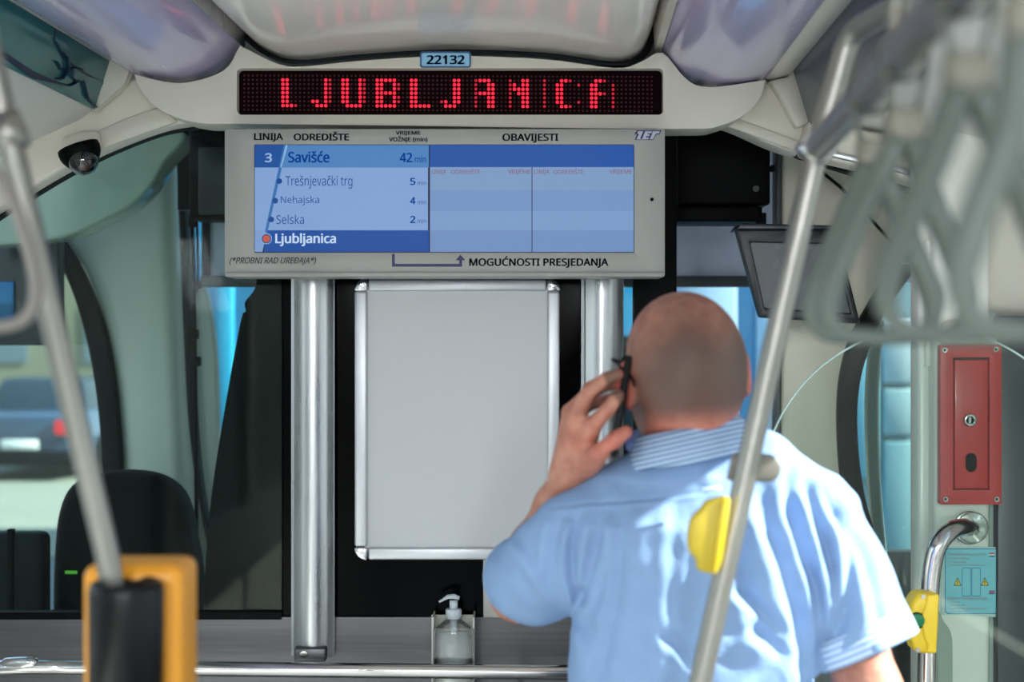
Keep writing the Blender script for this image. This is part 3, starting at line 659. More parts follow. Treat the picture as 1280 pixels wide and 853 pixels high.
# ------------------------------------------------------------------ outside
gr = pm('asphalt', (84, 96, 102), .9, noise=.08, nscale=3)
struct(box('ground', (-60, 5.2, -.42), (60, 120, -.40), gr))
struct(box('pavement', (-30, 13, -.40), (10, 24, -.37), pm('pale_paving', (124, 124, 114), .9, noise=.04, nscale=1)))
bd = thing('office_building', (-14, 42, -.4), 'pale beige building far beyond the left cab window', 'building')
box('wall', (-32, 40, -.4), (-4, 46, 9), pm('beige_render', (124, 122, 102), .8, noise=.05, nscale=.5), bd)
WG = pm('far_window', (90, 110, 120), .2)
for i in range(8):
    for j in range(2): box('window', (-30+3*i, 39.95, 1.0+3.1*j), (-28.6+3*i, 40.02, 2.6+3.1*j), WG, bd)
car = thing('parked_car', V(25, 570, 20), 'dark blue car with red tail lights seen through the cab window', 'car')
cc = V(25, 570, 20); gz = -.37
CARM = pm('dark_blue_paint', (38, 58, 84), .25, coat=.5)
bm = bmesh.new()
def ring(y, hw, z0, z1): return [bm.verts.new((cc.x+s*hw_, y, z)) for s, hw_, z in ((-1, hw, z0), (-1, hw*1.02, (z0+z1)/2), (-1, hw*.93, z1), (1, hw*.93, z1), (1, hw*1.02, (z0+z1)/2), (1, hw, z0))]
rs = [ring(20, .84, gz+.25, gz+.92), ring(20.4, .88, gz+.2, gz+.98), ring(23.2, .88, gz+.2, gz+.95), ring(24.2, .82, gz+.22, gz+.72)]
for a, b in zip(rs, rs[1:]):
    for q in range(6): bm.faces.new((a[q], a[(q+1) % 6], b[(q+1) % 6], b[q]))
bm.faces.new(rs[0]); bm.faces.new(rs[-1])
bev(link('body', mesh_bm(bm), CARM, car), .05)
bm = bmesh.new()
bmesh.ops.create_cube(bm, size=1, matrix=Matrix.Translation((cc.x, 21.7, gz+1.18)) @ Matrix.Diagonal((1.5, 2.4, .5, 1)))
for v in bm.verts:
    if v.co.z > gz+1.2: v.co.x = cc.x+(v.co.x-cc.x)*.78; v.co.y = 21.7+(v.co.y-21.7)*.62
bev(link('cabin', mesh_bm(bm), pm('car_glass', (26, 40, 52), .15), car), .06)
for s in (-1, 1):
    box('tail_light', (cc.x+s*.80, 19.93, gz+.66), (cc.x+s*.50, 20.05, gz+.86), emit('tail_light', (255, 60, 66), 1.6), car, bevel=.03)
    for y in (20.8, 23.3): disc('wheel', Vector((cc.x+s*.8, y, gz+.31)), .31, .2, BLACK, car, 24, 'X', .02)
box('licence_plate', (cc.x-.26, 19.95, gz+.45), (cc.x+.26, 20.0, gz+.58), pm('white_plate', (220, 222, 220), .4), car, bevel=.01)
box('bumper', (cc.x-.85, 19.88, gz+.22), (cc.x+.85, 20.1, gz+.42), BLACK, car, bevel=.04)
# blue tram parked alongside
tr = thing('blue_tram', V(600, 500, 8), 'bright blue tram standing ahead of the windscreen', 'tram')
TB = pm('tram_blue', (0, 118, 160), .35, coat=.4)
box('body', (-1.9, 8, -.25), (1.9, 14, 3.4), TB, tr, bevel=.12, seg=3)
box('pale_side_panel', V(845, 620, 7.96), V(922, 200, 7.96)+Vector((0, .05, 0)), pm('tram_pale_panel', (130, 158, 176), .3), tr, bevel=.02)
box('window_band', V(320, 600, 7.96), V(835, 420, 7.96)+Vector((0, .05, 0)), BLACKG, tr, bevel=.03)
box('pale_corner_panel', V(946, 620, 7.96), V(1000, 160, 7.96)+Vector((0, .05, 0)), pm('tram_white_blue', (140, 178, 200), .3), tr, bevel=.02)
box('door_panel', V(268, 620, 7.96), V(292, 330, 7.96)+Vector((0, .05, 0)), pm('tram_light_blue', (30, 136, 170), .3), tr, bevel=.02)
for x in (-1.2, 1.2): disc('wheel', Vector((x, 8.7, -.1)), .3, .12, BLACK, tr, 24, 'X')
sideb = thing('glass_building', V(1130, 500, 9), 'blue and pale facade outside the right cab window', 'building')
box('facade', (2.2, 9, -.4), (4.5, 12, 6), pm('facade_teal', (112, 136, 138), .5, noise=.1), sideb)
for x0, x1, y0, y1, c_ in ((1068, 1100, 450, 600, (100, 150, 164)), (1104, 1150, 400, 480, (160, 172, 176)), (1104, 1150, 486, 545, (136, 158, 162)), (1104, 1150, 552, 720, (110, 144, 150))):
    box('facade_panel', V(x0, y1, 8.95), V(x1, y0, 8.95)+Vector((0, .06, 0)), pm('facade_%d' % c_[0], c_, .4), sideb, bevel=.02)

# ------------------------------------------------------------------ left pole, validator and strap
vd = thing('ticket_validator', V(165, 1400, 1.5), 'orange ticket validator with black clamp on the left pole', 'validator')
YV = 1.5
plate('housing', rrect(101, 708, 226, 1010, 16, 6), YV+.03, .09, ORANGE, vd, bevel=.014, seg=4)
cv = V(158, 724, YV)
lathe('clamp_tube', [(.0145, -.20), (.0385, -.20), (.0392, -.012), (.0375, -.004), (.033, -.002), (.026, -.012), (.0145, -.016), (.0145, -.20)], cv, pm('glossy_black', (8, 9, 11), .3, spec=.25), vd, 36)
pbox('clamp_side', 112, 735, 121, 1000, YV-.004, .04, pm('grey_side_strip', (92, 92, 88), .4), vd, bevel=.003)
pl = thing('grab_pole', (cv.x, YV, 0), 'slanted steel grab pole at the left with ring joint', 'pole')
pj = V(10, 168, 1.42)
ptop = V(-34, -20, 1.40)
link('tube', sweep(bent([(cv.x, YV, 0), (cv.x-.004, YV, cv.z-.14), V(139, 715, YV), pj, ptop, (ptop.x-.04, 1.39, 2.2)], .03), .0127, 20), POLE, pl, True)
tube('ring_joint', [pj+Vector((-.006, 0, .018)), pj+Vector((.002, 0, 0)), pj+Vector((.004, 0, -.012))], .0185, POLE, pl)
ls = thing('hand_strap', V(0, 235, 1.25), 'grey rubber hand loop hanging at the left edge', 'strap')
link('loop', sweep(smooth_path([V(-25, 200, 1.25), V(6, 232, 1.25), V(30, 290, 1.25), V(44, 345, 1.25), V(42, 384, 1.25), V(22, 404, 1.25), V(-20, 410, 1.25), V(-80, 408, 1.25), V(-110, 380, 1.25), V(-90, 300, 1.25), V(-50, 225, 1.25)], 6, True), (.0052, .011), 12, True), pm('brown_grey_loop', (128, 122, 118), .5), ls, True)
tube('hanger', [V(-33, 205, 1.25), V(-36, 60, 1.33), V(-38, 0, 1.38)], .006, STRAPB, ls)

# ------------------------------------------------------------------ right pole with rail and straps
rp_ = thing('grab_pole', V(760, 1900, 1.75), 'slanted steel grab pole in front of the man at the right', 'pole')
YP = 1.75
J = V(1021, 186, YP)
pb = V(862, 915, YP)
link('tube', sweep(bent([(pb.x-.05, YP, 0), (pb.x-.045, YP, .85), pb, J, V(1062, 42, YP), V(1135, 0, 1.62), V(1240, -90, 1.5)], .03), .0142, 22), POLE, rp_, True)
tube('ring_joint', [J+Vector((-.012, 0, -.012)), J+Vector((.012, 0, .012))], .021, CHROME, rp_, n=20)
GB = pm('grey_clamp', (104, 100, 92), .45)
plate('grey_clamp', [(916, 567)]+arc(960, 586, 18, -90, 90, 10)+[(908, 602)], YP+.004, .012, GB, rp_, bevel=.004)
cl = tag(plate('yellow_button_box', interp([(905, 621), (884, 627), (876, 637), (864, 650), (860, 672), (862, 690), (870, 700), (872, 714)], 3)+[(896, 720), (903, 700), (912, 640), (914, 622)], YP-.034, .018, YEL, bevel=.006, seg=3), 'flat yellow box clamped to the pole before the man', 'button box')
plate('edge_lip', [(903, 623), (913, 624), (895, 718), (888, 716)], YP-.037, .006, YEL, cl, bevel=.002)
# rail
hrail = thing('strap_rail', J, 'blurred steel strap rail running from the right pole towards the viewer', 'rail')
E = V(1190, -8, .98); E2 = E+(E-J)*.9
link('tube', sweep([J+(E-J)*.03, J.lerp(E, .3), J.lerp(E, .6), E, E2], .0165, 22), POLE, hrail, True)
up_ = J.lerp(E, .72); tube('hanger_post', [up_, up_+Vector((.03, 0, .5))], .009, POLE, hrail)
SL = .163; SWD = .062
def strap(Yc, lab, tilt, depth=0):
    f = (J.y-Yc)/(J.y-E.y); p = J+(E-J)*f
    t = thing('hand_strap', p, lab, 'strap', 'grey hand straps on the right rail')
    q = p+Vector((.004, 0, 0))
    # clamp ring round the rail and two cords down to the buckle
    link('rail_ring', sweep([q+Vector((math.cos(a)*.0205, 0, math.sin(a)*.0205)) for a in [i*math.pi/9 for i in range(18)]], (.0025, .006), 8, True), pm('ring_metal', (96, 98, 94), .35, metal=.8), t, True)
    tube('cord', [q+Vector((-.017, 0, -.010)), q+Vector((-.008, 0, -.050))], .003, pm('cord_grey', (92, 96, 92), .5), t, n=8)
    tube('cord', [q+Vector((.020, 0, -.008)), q+Vector((.012, 0, -.050))], .003, pm('cord_grey', (92, 96, 92), .5), t, n=8)
    b = q+Vector((.002, 0, -.062))
    box('buckle', b+Vector((-.0155, -.011, -.017)), b+Vector((.0155, .011, .017)), STRAPB, t, bevel=.005, seg=3)
    c = b+Vector((tilt, 0, -.012))
    def pt(x, z): return c+Vector((x+tilt*(-z)*4, 0, z))
    path = smooth_path([b+Vector((-.006, 0, -.008)), pt(-.026, -.045), pt(-.046, -.092), pt(-.058, -.130), pt(-.052, -.152), pt(-.030, -.160), pt(.030, -.160), pt(.052, -.152), pt(.058, -.130), pt(.046, -.092), pt(.026, -.045), b+Vector((.006, 0, -.008))], 5)
    N = len(path); rr = []
    for i in range(N):
        u = abs(i/(N-1)-.5)*2
        k_ = min(1, max(0, (u-.28)/.25))
        rr.append((.0062+.0036*(1-k_)*0+.0030*k_, .0080+.0075*k_))
    # band turned so that its flat side shows towards the front in the upper legs
    bmx = sweep(path, [(a*1.15, b_) for a, b_ in rr], 12)
    link('loop', bmx, STRAP, t, True)
strap(1.36, 'grey hand strap nearest the right pole, first on the rail', 0)
strap(1.19, 'grey hand strap second from the right pole on the rail', -.004)
strap(.96, 'large blurred grey hand strap third from the pole', .002)
strap(.80, 'blurred grey hand strap cut by the right picture edge', .012)
# ------------------------------------------------------------------ the man (bodies are implicit surfaces meshed with surface nets)
class Field:
    def __init__(s, lo, hi, h):
        s.lo = np.array(lo, float); s.h = h
        s.n = np.ceil((np.array(hi)-s.lo)/h).astype(int)+1
        s.D = np.full(s.n, 1.0, np.float32)
    def sub(s, lo, hi):
        a = np.clip(np.floor((np.array(lo)-s.lo)/s.h).astype(int), 0, s.n-1); b = np.clip(np.ceil((np.array(hi)-s.lo)/s.h).astype(int)+1, 1, s.n)
        sl_ = tuple(slice(i, j) for i, j in zip(a, b))
        ax = [s.lo[i]+s.h*np.arange(a[i], b[i]) for i in range(3)]
        X, Y, Z = np.meshgrid(*ax, indexing='ij', sparse=True)
        return sl_, X, Y, Z
    def add(s, sl_, d, k):
        o = s.D[sl_]; d = d.astype(np.float32)
        h = np.clip(.5+.5*(o-d)/k, 0, 1); s.D[sl_] = o*(1-h)+d*h-k*h*(1-h)
    def cut(s, sl_, d, k=.003):
        o = s.D[sl_]; d = -d.astype(np.float32)
        h = np.clip(.5-.5*(o-d)/k, 0, 1); s.D[sl_] = o*(1-h)+d*h+k*h*(1-h)
    def cone(s, a, b, ra, rb, k=.012, cut=False, flat=None):
        a = np.array(a, float); b = np.array(b, float); pad = max(ra, rb)+k+.02
        sl_, X, Y, Z = s.sub(np.minimum(a, b)-pad, np.maximum(a, b)+pad)
        ab = b-a; L = ab @ ab
        t = np.clip(((X-a[0])*ab[0]+(Y-a[1])*ab[1]+(Z-a[2])*ab[2])/L, 0, 1)
        dx = X-a[0]-t*ab[0]; dy = Y-a[1]-t*ab[1]; dz = Z-a[2]-t*ab[2]
        if flat is not None:
            n_, f = flat; n_ = np.array(n_, float)/np.linalg.norm(n_); q = dx*n_[0]+dy*n_[1]+dz*n_[2]
            g = 1/f-1; dx = dx+n_[0]*q*g; dy = dy+n_[1]*q*g; dz = dz+n_[2]*q*g
        d = np.sqrt(dx*dx+dy*dy+dz*dz)-(ra+(rb-ra)*t)
        if flat is not None: d = d*flat[1] if False else d
        (s.cut if cut else s.add)(sl_, d, k)
    def chain(s, pts, rs, k=.012, **kw):
        for i in range(len(pts)-1): s.cone(pts[i], pts[i+1], rs[i], rs[i+1], k, **kw)
    def ell(s, c, r, R=None, k=.012, cut=False):
        c = np.array(c, float); r = np.array(r, float); pad = max(r)+k+.02
        sl_, X, Y, Z = s.sub(c-pad, c+pad)
        x = X-c[0]; y = Y-c[1]; z = Z-c[2]
        if R is not None: x, y, z = (R[0][0]*x+R[1][0]*y+R[2][0]*z, R[0][1]*x+R[1][1]*y+R[2][1]*z, R[0][2]*x+R[1][2]*y+R[2][2]*z)
        k0 = np.sqrt((x/r[0])**2+(y/r[1])**2+(z/r[2])**2); k1 = np.sqrt((x/r[0]**2)**2+(y/r[1]**2)**2+(z/r[2]**2)**2)+1e-6
        d = k0*(k0-1)/k1
        (s.cut if cut else s.add)(sl_, d, k)
    def stack(s, rows, k=.01, ex=2.4):     # rows: z, cx, cy, a, b (superelliptic trunk)
        rows = sorted(rows); zz = [r_[0] for r_ in rows]
        A = [np.array([r_[i] for r_ in rows]) for i in range(1, 5)]
        m = max(A[2].max(), A[3].max())+.05
        sl_, X, Y, Z = s.sub((A[0].min()-m, A[1].min()-m, zz[0]-.03), (A[0].max()+m, A[1].max()+m, zz[-1]+.03))
        cx, cy, a, b = [np.interp(Z, zz, q) for q in A]
        u = (np.abs((X-cx)/a)**ex+np.abs((Y-cy)/b)**ex)**(1/ex)
        d = (u-1)*np.minimum(a, b)*.9
        d = np.maximum(d, np.maximum(zz[0]-Z, Z-zz[-1]))
        s.add(sl_, d, k)
    def mesh(s, name):
        D = s.D; ins = D < 0; n = D.shape
        cells = np.zeros(tuple(i-1 for i in n), np.uint8)
        for c in range(8):
            o = ((c >> 2) & 1, (c >> 1) & 1, c & 1)
            cells += ins[o[0]:n[0]-1+o[0], o[1]:n[1]-1+o[1], o[2]:n[2]-1+o[2]]
        act = (cells > 0) & (cells < 8); idx = np.full(act.shape, -1, np.int64)
        I = np.argwhere(act); idx[act] = np.arange(len(I))
        acc = np.zeros((len(I), 3)); cnt = np.zeros(len(I))
        cor = [((c >> 2) & 1, (c >> 1) & 1, c & 1) for c in range(8)]
        for a in range(8):
            for ax in range(3):
                if cor[a][ax]: continue
                bq = list(cor[a]); bq[ax] = 1
                va = D[tuple((I+cor[a]).T)]; vb = D[tuple((I+bq).T)]
                ok = (va < 0) != (vb < 0); t = np.where(ok, va/(va-vb+1e-12), 0)
                p = np.array(cor[a], float)[None].repeat(len(I), 0); p[:, ax] += t
                acc[ok] += p[ok]; cnt[ok] += 1
        P = s.lo+s.h*(I+acc/cnt[:, None])
        quads = []
        for ax in range(3):
            o1 = [(1, 2), (2, 0), (0, 1)][ax]
            sl0 = [slice(1, n[i]-1) for i in range(3)]; sl0[ax] = slice(0, n[ax]-1); sl1 = list(sl0); sl1[ax] = slice(1, n[ax])
            a = ins[tuple(sl0)]; b = ins[tuple(sl1)]
            E_ = np.argwhere(a != b); fl_ = a[tuple(E_.T)]
            base = E_.copy()
            for i in range(3):
                if i != ax: base[:, i] += 1
            def cid(d1, d2):
                q = base.copy(); q[:, o1[0]] -= d1; q[:, o1[1]] -= d2; return idx[tuple(q.T)]
            Q = np.stack([cid(1, 1), cid(0, 1), cid(0, 0), cid(1, 0)], 1)
            Q[~fl_] = Q[~fl_][:, ::-1]; quads.append(Q)
        Q = np.concatenate(quads)
        return P, Q
def relax(P, Q, it=2, lam=.5):
    for _ in range(it):
        S = np.zeros_like(P); c = np.zeros(len(P))
        for i in range(4):
            for j in ((i+1) % 4, (i-1) % 4): np.add.at(S, Q[:, i], P[Q[:, j]]); np.add.at(c, Q[:, i], 1)
        P = P+lam*(S/np.maximum(c, 1)[:, None]-P)
    return P
def vnormals(P, Q):
    fn = np.cross(P[Q[:, 2]]-P[Q[:, 0]], P[Q[:, 3]]-P[Q[:, 1]]); N = np.zeros_like(P)
    for i in range(4): np.add.at(N, Q[:, i], fn)
    return N/(np.linalg.norm(N, axis=1, keepdims=True)+1e-9)
def to_mesh(name, P, Q, m, parent):
    me = bpy.data.meshes.new(name)
    me.vertices.add(len(P)); me.vertices.foreach_set('co', P.astype(np.float32).ravel())
    me.loops.add(Q.size); me.loops.foreach_set('vertex_index', Q.astype(np.int32).ravel())
    me.polygons.add(len(Q)); me.polygons.foreach_set('loop_start', np.arange(0, Q.size, 4, dtype=np.int32))
    me.polygons.foreach_set('loop_total', np.full(len(Q), 4, np.int32)); me.update(calc_edges=True)
    return link(name, me, m, parent, True)

# --- poses (pixel readings at the man's distance, turned into points)
HC = np.array(V(854, 449, 2.05))                    # centre of the skull
yaw = math.radians(12)                              # head turned to his left
Rh = np.array(Matrix.Rotation(yaw, 3, 'Z') @ Matrix.Rotation(math.radians(-4), 3, 'Y'))
def H(x, y, z): return HC+Rh @ np.array((x, y, z))
neckb = np.array(V(862, 600, 2.06))
ShL = np.array(V(724, 676, 2.06)); ElL = np.array(V(648, 742, 2.25)); WrL = np.array(V(713, 594, 2.08))
ShR = np.array(V(1012, 640, 2.06)); ElR = np.array(V(1088, 868, 2.02)); WrR = np.array((ElR[0]-.02, 2.22, .90))

def lip(v): return v
# --- skin: head, neck, arms and hands in one surface
sk_ = Field((-.12, 1.78, .72), (.66, 2.42, 1.72), .0032)
sk_.ell(H(0, -.004, .006), (.081, .096, .091), Rh, .02)
sk_.ell(H(0, -.030, -.020), (.075, .070, .077), Rh, .03)
sk_.ell(H(0, .050, -.050), (.066, .062, .075), Rh, .03)      # face
sk_.ell(H(0, .066, -.098), (.046, .044, .036), Rh, .03)      # chin
sk_.ell(H(0, .108, -.040), (.012, .020, .026), Rh, .012); sk_.ell(H(0, .118, -.052), (.015, .013, .010), Rh, .010)   # nose
sk_.ell(H(0, .082, .006), (.055, .016, .010), Rh, .014)      # brow
for s_ in (-1, 1):
    sk_.ell(H(s_*.030, .094, -.012), (.017, .012, .010), Rh, .003, cut=True)
    sk_.ell(H(s_*.030, .085, -.012), (.013, .013, .012), Rh, .003)
    sk_.ell(H(s_*.040, .075, -.045), (.020, .020, .018), Rh, .02)
sk_.ell(H(0, .102, -.078), (.024, .010, .006), Rh, .006); sk_.ell(H(0, .100, -.090), (.020, .010, .006), Rh, .006)
sk_.chain([H(0, -.028, -.050), neckb+(0, .0, .04), neckb], [.063, .062, .060], .03)
sk_.cone(H(0, -.058, -.098), neckb+(0, -.025, .04), .026, .022, .03)  # nape roll
for s_ in (-1, 1):                                           # ears
    Re = Rh @ np.array(Matrix.Rotation(s_*math.radians(-24), 3, 'Z') @ Matrix.Rotation(math.radians(-12), 3, 'X'))
    sk_.ell(H(.092 if s_ > 0 else -.086, -.006, -.028), (.0080, .020, .033), Re, .008)
    sk_.ell(H(s_*.086, .000, -.055), (.006, .010, .013), Re, .006)
    sk_.ell(H(s_*.100, .000, -.024), (.0055, .011, .019), Re, .003, cut=True)
# left arm
sk_.chain([ShL, ElL], [.042, .042], .02)
sk_.chain([ElL, ElL*.62+WrL*.38, ElL*.25+WrL*.75, WrL], [.043, .042, .031, .0265], .02)
# left hand: palm and fingers around the phone
def HP(x, y, Y): return np.array(V(x, y, Y))
palm0 = HP(722, 570, 2.065)
mcp = {'index': HP(741, 532, 2.020), 'middle': HP(722, 515, 2.036), 'ring': HP(713, 516, 2.062), 'little': HP(712, 524, 2.086)}
for kf, q in mcp.items(): sk_.chain([WrL, q], [.0235, .0135], .014)
sk_.chain([WrL, HP(743, 575, 2.025)], [.024, .016], .012)
fing = {'index': ([(741, 532, 2.020), (760, 512, 2.000), (769, 500, 1.998), (773.5, 494.5, 1.999)], [.0125, .0105, .0094, .0084]),
        'middle': ([(722, 515, 2.036), (738, 487, 2.014), (758, 474, 2.008), (773, 468, 2.010)], [.0130, .0112, .0098, .0086]),
        'ring': ([(713, 516, 2.062), (736, 492, 2.048), (760, 481, 2.040), (776, 480, 2.040)], [.0125, .0105, .0092, .0080]),
        'little': ([(712, 524, 2.086), (738, 506, 2.078), (760, 499, 2.070), (774, 498, 2.066)], [.0112, .0090, .0080, .0070])}
for kf, (pp, rr_) in fing.items():
    sk_.chain([HP(*q) for q in pp], rr_, .0035)
sk_.chain([HP(734, 582, 2.040), HP(750, 566, 2.008), HP(770, 549, 1.994), HP(783, 540, 1.997)], [.018, .0130, .0112, .0094], .005)
# right arm and relaxed hand
sk_.chain([ShR, ElR], [.056, .044], .02); sk_.chain([ElR, ElR*.6+WrR*.4, WrR], [.044, .042, .028], .02)
hd_ = WrR+np.array((0, .03, -.045)); sk_.chain([WrR, hd_, hd_+(0, .018, -.035)], [.027, .030, .030], .01, flat=((1, 0, 0), .55))
for i_, (dy_, ln) in enumerate(((-.028, .062), (-.010, .074), (.009, .070), (.027, .055))):
    a_ = hd_+np.array((0, .018+dy_, -.045)); sk_.chain([a_, a_+(-.004, .008, -ln*.45), a_+(-.016, .014, -ln*.9)], [.0095, .0088, .0075], .003)
sk_.chain([WrR+(0, .02, -.01), hd_+(-.008, .045, .0), hd_+(-.016, .055, -.035)], [.014, .011, .009], .005)
# upper chest inside the shirt, so that the body is one piece
sk_.chain([neckb, np.array((.25, 2.06, 1.36)), np.array((.25, 2.07, 1.10))], [.060, .105, .115], .02, flat=((0, 1, 0), .8))
sk_.chain([ShL+(.02, 0, 0), np.array((.25, 2.06, 1.38)), ShR+(-.02, 0, 0)], [.05, .07, .05], .02)
P, Q = sk_.mesh('b'); P = relax(P, Q, 2, .5)

# skin shader: stubble on the scalp, pink skin
skin, t, b = nmat('skin_with_stubble')
tcn = t.nodes.new('ShaderNodeTexCoord'); at = t.nodes.new('ShaderNodeAttribute'); at.attribute_name = 'stubble'
n1 = t.nodes.new('ShaderNodeTexNoise'); n1.inputs['Scale'].default_value = 45; n1.inputs['Detail'].default_value = 6
n2 = t.nodes.new('ShaderNodeTexNoise'); n2.inputs['Scale'].default_value = 900; n2.inputs['Detail'].default_value = 2
t.links.new(tcn.outputs['Object'], n1.inputs['Vector']); t.links.new(tcn.outputs['Object'], n2.inputs['Vector'])
r1 = t.nodes.new('ShaderNodeValToRGB'); r1.color_ramp.elements[0].color = (*s2l((158, 100, 84)), 1); r1.color_ramp.elements[1].color = (*s2l((186, 130, 110)), 1)
r1.color_ramp.elements[0].position = .35; r1.color_ramp.elements[1].position = .68
t.links.new(n1.outputs['Fac'], r1.inputs[0])
mx = t.nodes.new('ShaderNodeMix'); mx.data_type = 'RGBA'; t.links.new(r1.outputs[0], mx.inputs['A']); mx.inputs['B'].default_value = (*s2l((88, 66, 58)), 1)
ad = t.nodes.new('ShaderNodeMath'); ad.operation = 'MULTIPLY_ADD'; t.links.new(n2.outputs['Fac'], ad.inputs[0]); ad.inputs[1].default_value = .5; ad.inputs[2].default_value = .72
mu = t.nodes.new('ShaderNodeMath'); mu.operation = 'MULTIPLY'; mu.use_clamp = True; t.links.new(at.outputs['Fac'], mu.inputs[0]); t.links.new(ad.outputs[0], mu.inputs[1])
t.links.new(mu.outputs[0], mx.inputs['Factor'])
r3 = t.nodes.new('ShaderNodeMix'); r3.data_type = 'RGBA'; a2 = t.nodes.new('ShaderNodeAttribute'); a2.attribute_name = 'redness'
t.links.new(mx.outputs['Result'], r3.inputs['A']); r3.inputs['B'].default_value = (*s2l((205, 92, 82)), 1); t.links.new(a2.outputs['Fac'], r3.inputs['Factor'])
t.links.new(r3.outputs['Result'], b.inputs['Base Color'])
b.inputs['Roughness'].default_value = .52; b.inputs['Subsurface Weight'].default_value = .15; b.inputs['Subsurface Radius'].default_value = (.012, .005, .003); b.inputs['Subsurface Scale'].default_value = 1.0
bu = t.nodes.new('ShaderNodeBump'); bu.inputs['Strength'].default_value = .25; bu.inputs['Distance'].default_value = .001
t.links.new(n2.outputs['Fac'], bu.inputs['Height']); t.links.new(bu.outputs[0], b.inputs['Normal'])
man = thing('person', (.25, 2.06, 0), 'bald man in a light blue shirt seen from behind, phone at his left ear', 'person')
ob = to_mesh('body', P, Q, skin, man)
L = (P-HC) @ Rh
def sst(x, a, b_): q = np.clip((x-a)/(b_-a), 0, 1); return q*q*(3-2*q)
stub = sst(-L[:, 1], -.075, .03)*sst(L[:, 2], -.100, -.062)*(1-.8*sst(L[:, 2]+.3*L[:, 0]**2*10+.010*np.sin(L[:, 0]*60), .005, .095))*(1-.2*sst(np.abs(L[:, 0]), .055, .085))*(np.linalg.norm(L, axis=1) < .13)
ear = np.exp(-(((np.abs(L[:, 0])-.094)/.009)**2+((L[:, 1]+.004)/.026)**2+((L[:, 2]+.035)/.04)**2))*1.3  # ear redness includes the glow of light through them, painted into the skin
stub = stub*(1-np.clip(ear*1.5, 0, 1))
neckr = np.exp(-((L[:, 1]+.06)/.07)**2-((L[:, 2]+.105)/.030)**2)*.4
a_ = ob.data.attributes.new('stubble', 'FLOAT', 'POINT'); a_.data.foreach_set('value', np.clip(stub, 0, 1).astype(np.float32))
a_ = ob.data.attributes.new('redness', 'FLOAT', 'POINT'); a_.data.foreach_set('value', np.clip(ear*.9+neckr, 0, .85).astype(np.float32))

# --- shirt
W = 2.0
def rowz(py, l, r, cy, b_):
    z = V(0, py, W).z; xl = V(l, 0, W).x; xr = V(r, 0, W).x
    return (z, (xl+xr)/2, cy, (xr-xl)/2, b_)
st_ = Field((-.10, 1.76, .93), (.64, 2.42, 1.52), .0034)
rows = [rowz(1010, 716, 1050, 2.09, .150), rowz(930, 714, 1056, 2.09, .158), rowz(853, 713, 1058, 2.085, .155), rowz(800, 718, 1052, 2.075, .145), rowz(750, 722, 1045, 2.065, .135), rowz(700, 716, 1042, 2.06, .130), rowz(655, 705, 1035, 2.055, .118), rowz(630, 735, 1015, 2.055, .100), rowz(604, 778, 985, 2.055, .080)]
st_.stack(rows, .02)
st_.chain([np.array(V(710, 660, 2.045)), np.array(V(785, 626, 2.055)), np.array(V(856, 594, 2.05))], [.048, .052, .072], .03)
st_.chain([np.array(V(1008, 640, 2.05)), np.array(V(940, 594, 2.055)), np.array(V(868, 590, 2.05))], [.064, .062, .074], .03)
# left sleeve
SLa = np.array(V(714, 682, 2.05)); SLb = np.array(V(668, 724, 2.13)); hemL = np.array(V(655, 722, 2.165))
st_.chain([SLa, np.array(V(690, 702, 2.08)), SLb, hemL], [.060, .064, .064, .063], .022)
# opening where the forearm leaves the sleeve
# right sleeve
SRa = np.array(V(1016, 652, 2.05)); SRb = np.array(V(1046, 730, 2.03)); hemR = np.array(V(1082, 805, 2.01))
st_.chain([SRa, SRb, hemR], [.070, .076, .074], .022)
axR = (hemR-SRb)/np.linalg.norm(hemR-SRb)
# trim the sleeve end square and hollow it
sl_, X, Y, Z = st_.sub(hemR-.14, hemR+.14)
dpl = (X-hemR[0])*axR[0]+(Y-hemR[1])*axR[1]+(Z-hemR[2])*axR[2]-.012
mask = (X > .40)
o_ = st_.D[sl_]; st_.D[sl_] = np.where(mask, np.maximum(o_, dpl.astype(np.float32)), o_)
st_.cone(hemR-axR*.035, hemR+axR*.08, .058, .064, .004, cut=True)
P, Q = st_.mesh('s'); P = relax(P, Q, 2, .5); N = vnormals(P, Q)
# folds: each one a line read on the back of the shirt (valley depth mm, width px)
px = 640+F*P[:, 0]/P[:, 1]; py = 426.5+F*(CZ-P[:, 2])/P[:, 1]
back = np.clip(-N[:, 1]*2.2+.35, 0, 1)
disp = np.zeros(len(P))
def fold(line, depth, wd, fade=.25):
    global disp
    ln = [(q.x, q.z) for q in smooth_path([Vector((x, 0, y)) for x, y in line], 5)]
    best = np.full(len(P), 1e9); sg = np.zeros(len(P)); tt = np.zeros(len(P)); n_ = len(ln)-1
    for i in range(n_):
        ax_, ay_ = ln[i]; bx_, by_ = ln[i+1]; dx, dy = bx_-ax_, by_-ay_; L2 = dx*dx+dy*dy
        u = np.clip(((px-ax_)*dx+(py-ay_)*dy)/L2, 0, 1); ex_ = px-ax_-u*dx; ey_ = py-ay_-u*dy
        d = np.hypot(ex_, ey_); m = d < best
        best[m] = d[m]; sg[m] = np.sign(dx*ey_-dy*ex_)[m]; tt[m] = ((i+u)/n_)[m]
    u = best/wd*sg
    f = np.clip(tt/fade, 0, 1)*np.clip((1-tt)/fade, 0, 1)+.25; f = np.clip(f, 0, 1)
    disp += -depth*(.00155 if line[0][0] > 880 else .0012)*f*(np.exp(-u*u)-.75*np.exp(-((u-1.7)/1.1)**2))*back
